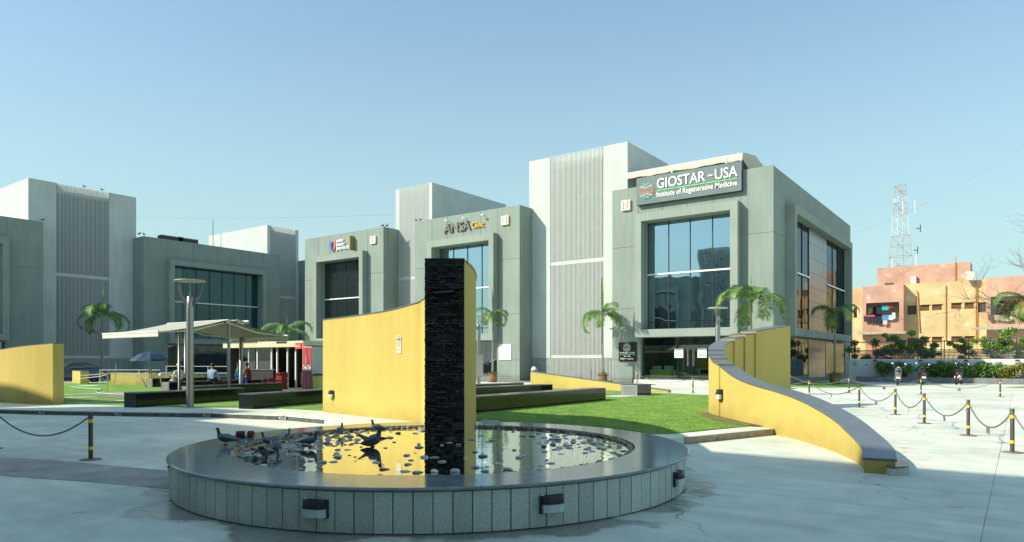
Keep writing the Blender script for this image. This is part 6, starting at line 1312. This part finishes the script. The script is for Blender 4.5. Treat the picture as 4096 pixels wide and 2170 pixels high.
# ================================================================== SCOOTERS, CAR
def wheel(par, y, z, r_, w_=.09, nm='wheel'):
    wh = D.objects.new(nm, None); C.objects.link(wh); wh.parent = par; wh.location = (0, y, z)
    MB().lathe([(r_*.62, -w_/2), (r_*.9, -w_/2), (r_, -w_/4), (r_, w_/4), (r_*.9, w_/2), (r_*.62, w_/2)], n=24, caps=False).xf(Matrix.Rotation(R(90), 4, 'Y')).build('tyre', M_rub, wh); MB().lathe([(.02, -w_*.3), (r_*.63, -w_*.35), (r_*.63, w_*.35), (.02, w_*.3)], n=20).xf(Matrix.Rotation(R(90), 4, 'Y')).build('rim', M_gal, wh); return wh
def scooter(loc, rz, label, body, bike=False):
    s_ = thing('motor_bike' if bike else 'motor_scooter', label, 'motorbike' if bike else 'scooter', loc, 0, 'two-wheelers parked by the planter', rot=(0, R(5), rz))    # rear faces -Y
    r_ = .30 if bike else .22; wheel(s_, -.55, r_, r_, .10); wheel(s_, .68, r_, r_, .09)
    bm_ = MB(); prof = [(-.66, .62, .10, .16), (-.60, .66, .15, .30), (-.35, .62, .17, .36), (-.05, .56, .15, .30), (.10, .36, .13, .12)] if not bike else [(-.62, .78, .06, .08), (-.5, .76, .09, .14), (-.2, .72, .11, .2), (.15, .78, .14, .26), (.42, .80, .10, .22)]
    vs = []
    for y, z_, hw_, hh_ in prof:
        for k in range(10): a = 2*PI*k/10; vs.append((hw_*math.cos(a), y, z_+hh_*math.sin(a)*(.5 if math.sin(a) > 0 else .62)))
    bm_.add(vs, [(i*10+k, i*10+(k+1) % 10, i*10+10+(k+1) % 10, i*10+10+k) for i in range(len(prof)-1) for k in range(10)], True).add(vs[:10], [tuple(range(10))]).build('body', body, s_)
    MB().ell((0, -.28, .80 if not bike else .84), (.15, .42, .07), 14, 8).build('seat', M_rub, s_)
    if not bike: MB().box(-.14, .14, -.1, .38, .24, .30).extr([(.36, .28), (.50, .98), (.56, .98), (.46, .28)], 0, -.17, .17).build('leg_shield', body, s_)
    else: MB().tube([(0, .0, .3), (0, .1, .55)], .12, 8).build('engine', M_gal, s_); MB().tube([(.14, .1, .35), (.15, -.3, .38), (.16, -.68, .52)], .045, 8).build('exhaust', M_chr, s_)
    MB().tube([(0, .68, r_), (0, .55, .98)], .03, 6).build('fork', M_gal, s_); MB().tube([(-.34, .42, 1.04), (-.2, .52, 1.02), (.2, .52, 1.02), (.34, .42, 1.04)], .016, 6).build('handlebar', M_dark, s_)
    for sx in (-1, 1):
        mi_ = MB(); mi_.tube([(sx*.26, .48, 1.03), (sx*.32, .44, 1.20)], .008, 5); mi_.ell((sx*.33, .43, 1.24), (.07, .02, .05), 10, 6); mi_.build('mirror', M_chr, s_)
    MB().box(-.10, .10, -.74, -.72, .40, .50).build('number_plate', M_wht, s_); MB().ell((0, -.66, .66), (.09, .04, .04), 10, 6).build('tail_light', mat('tail_red', (.45, .02, .02), .3), s_)
    MB().extr([(-.78, .30), (-.72, .44), (-.5, .56), (-.46, .50), (-.66, .40)], 0, -.06, .06).build('mudguard', M_rub, s_)
    MB().ell((0, .45, 1.0), (.12, .10, .09), 12, 8).build('headlamp_cowl', body if not bike else M_dark, s_); s_.scale = (1.15,)*3; return s_
scooter(W(25.85, 46.6, 0)+Vector((0, 0, 0)), R(8), 'silver and black scooter, left of the three two-wheelers', mat('scooter_silver', (.25, .27, .27), .3, metal=.4, coat=.5))
scooter(W(27.9, 47.3, 0), R(12), 'black scooter in the middle of the three two-wheelers', mat('scooter_black', (.02, .02, .022), .25, coat=.8))
scooter(W(30.6, 47.6, 0), R(-8), 'dark motorbike with a slanting silver exhaust, right of the three', mat('bike_dark', (.05, .05, .05), .35), True)
cr = thing('parked_car', 'dark blue parked car with chrome grille half hidden by the left yellow wall', 'car', W(-31.6, 49.5, 0), CAM_ANG+R(-28))   # nose towards -Y
def loft(secs, m, nm, par):
    vs = []; n = len(secs[0]); m_ = MB()
    for s_ in secs: vs += s_
    m_.add(vs, [(i*n+k, i*n+(k+1) % n, (i+1)*n+(k+1) % n, (i+1)*n+k) for i in range(len(secs)-1) for k in range(n)], True); m_.add(secs[0], [tuple(range(n))]); m_.add(secs[-1], [tuple(reversed(range(n)))]); return m_.build(nm, m, par)
def csec(y, hw_, z0, z1, tw_): return [(-hw_, y, z0), (-hw_-.02, y, (z0+z1)/2), (-hw_*tw_, y, z1-.05), (-hw_*tw_*.9, y, z1), (hw_*tw_*.9, y, z1), (hw_*tw_, y, z1-.05), (hw_+.02, y, (z0+z1)/2), (hw_, y, z0)]
M_car = mat('car_paint', (.03, .05, .09), .2, coat=1.0, metal=.3)
loft([csec(-2.2, .72, .35, .78, .92), csec(-2.05, .84, .28, .92, .9), csec(-1.2, .90, .25, 1.02, .88), csec(-.7, .90, .25, 1.08, .9), csec(1.7, .90, .25, 1.10, .9), csec(2.15, .84, .35, 1.05, .9)], M_car, 'body', cr)
loft([csec(-.85, .78, 1.04, 1.10, .9), csec(-.2, .76, 1.05, 1.52, .82), csec(.9, .76, 1.05, 1.56, .82), csec(1.9, .74, 1.05, 1.15, .85)], mat('car_glass', (.02, .03, .035), .05, spec=1.0), 'windscreen', cr)
for x in (-1, 1):
    for y in (-1.35, 1.35): wh = wheel(cr, y, .33, .33, .22); wh.location.x = x*.80
    MB().ell((x*.62, -2.13, .78), (.17, .08, .09), 12, 8).build('headlight', mat('lamp_glass', (.7, .75, .8), .1), cr)
gr_ = MB(); [gr_.box(-.38, .38, -2.24, -2.19, .56+.07*k, .59+.07*k) for k in range(4)]; gr_.build('grille', M_chr, cr, kind='stuff'); MB().box(-.42, .42, -2.225, -2.17, .54, .84).build('grille_backing', M_dark, cr); MB().box(-.26, .26, -2.26, -2.23, .40, .51).build('number_plate', M_wht, cr); MB().box(-.8, .8, -2.25, -2.15, .28, .38).build('bumper', M_dark, cr)

# roof kit, small wall lamps on the boundary wall, litter
for k, (px, wd) in enumerate(((640, 2.2), (705, 2.2))):
    y_ = YatX(px, -73.5); a = thing('roof_unit', ('pale metal roof unit on the dark clinic, left one', 'pale metal roof unit on the dark clinic, right one')[k], 'air conditioner', (-73.5, y_, 14.3), 0, 'roof units on the dark clinic'); MB().box(-.5, .5, 0, wd, .1, .55).build('casing', M_dark, a); MB().box(-.55, .55, -.05, wd+.05, .551, .62).build('lid', M_wht, a); MB().box(-.4, .4, .1, .3, 0, .1).box(-.4, .4, wd-.3, wd-.1, 0, .1).build('foot', M_dark, a)
am = thing('roof_mast', 'thin pole on the roof left of the small white tower', 'pole', (-85, YatX(852, -85), 14.3)); MB().tube([(0, 0, 0), (0, 0, 5.6)], .06, 6).build('pole', M_gal, am)
for k, px in enumerate((3500, 3683, 3864, 4069)):
    bulkhead((XatY(px, PW), PW-.003, 1.60), 0, 'black wall lamp under the slat fence, '+('left of the first scooter', 'above the middle scooter', 'right of the last two-wheeler', 'in the sunlit part')[k], 'bulkhead lamps on the boundary wall', 1.2)
wn_ = thing('wall_notice', 'pale notice on the white boundary wall near the N clinic', 'notice', (XatY(3410, PW), PW-.003, 1.18)); MB().box(0, .36, -.02, 0, 0, .45).build('board', mat('notice_board', (0.72, 0.70, 0.58), 0.5), wn_); q_ = MB(); [q_.box(.04, .32, -.023, -.0205, .06+.07*j, .09+.07*j) for j in range(5)]; q_.build('print', mat('print_grey', (0.2, 0.19, 0.14), 0.8), wn_, kind='stuff')
# furniture seen through the N shopfront
for k, (x, lab) in enumerate(((3.0, 'white armchair behind the shopfront glass, left one'), (3.95, 'white armchair behind the shopfront glass, right one'))):
    c_ = thing('armchair', lab, 'chair', (-24.6+x, NY+1.4, .31), 0, 'white armchairs in the lobby'); MB().box(-.36, .36, -.1, .5, .15, .45).build('seat', mat('chair_white', (.7, .74, .7), .6), c_, bevel=.04); MB().box(-.36, .36, -.2, -.05, .3, .95).build('backrest', mat('chair_white', (.7, .74, .7), .6), c_, bevel=.05)
ct = thing('reception_counter', 'yellow green low counter behind the shopfront glass', 'counter', (-24.6+3.5, NY+.85, .31)); MB().box(-.85, .85, 0, .3, 0, .62).build('panel', mat('lime_panel', (.60, .62, .10), .5), ct); MB().box(-.9, 1.15, -.02, .32, .621, .66).build('top', M_wht, ct); MB().box(1.0, 1.12, 0, .3, 0, .62).build('leg', M_wht, ct)
dk = thing('lobby_desk', 'white table deeper in the lobby behind the glass doors', 'table', (-24.6+6.3, NY+2.2, .31)); MB().box(-.6, .9, -.3, .3, .70, .74).build('table_top', M_wht, dk); [MB().box(x-.04, x+.04, -.04, .04, 0, .70).build('leg', M_wht, dk) for x in (-.4, .7)]
lw_ = thing('lobby_lights', 'pale ceiling downlights inside the N clinic lobby', 'lamp', (-24.6, NY, 3.28)); [MB().lathe([(.09, -.02), (.09, 0)], (x, y, 0), n=12).build('downlight', mat('downlight', (.8, .8, .7), .5), lw_) for x, y in ((3.3, 1.2), (4.6, 1.4), (5.6, 1.2), (4.2, 2.4), (6.8, 1.6))]
# bird droppings / paper scraps on the ground
for k, (px, py) in enumerate(((288, 2086), (328, 2083), (367, 2079), (569, 2042), (726, 2085), (535, 1941), (418, 1870), (3955, 1832), (3768, 1832), (2690, 2150))):
    s_ = thing('paper_scrap', f'tiny white paper scrap on the paving {("beside the dark ground joint at the far left", "second along the dark ground joint", "third along the dark ground joint", "by the puddle left of the fountain", "below the left bulkhead lamp", "on the asphalt patch", "on the asphalt edge by the lone bollard", "near the right-hand bollards", "in the sun below the chain plates", "in front of the fountain at the bottom edge")[k]}', 'litter', G(px, py, .001), random.uniform(0, 3), 'paper scraps on the paving')
    MB().add([(-.02, -.01, 0), (.02, -.014, .004), (.024, .012, .002), (0, .018, .008), (-.018, .01, .001), (0, 0, .012)], [(0, 1, 5), (1, 2, 5), (2, 3, 5), (3, 4, 5), (4, 0, 5)]).build('scrap', M_wht, s_)
for t_ in [o for o in C.objects if o.name.startswith('lobby_lights')]: t_['label'] = 'round pale downlights in the lobby ceiling of the N clinic'
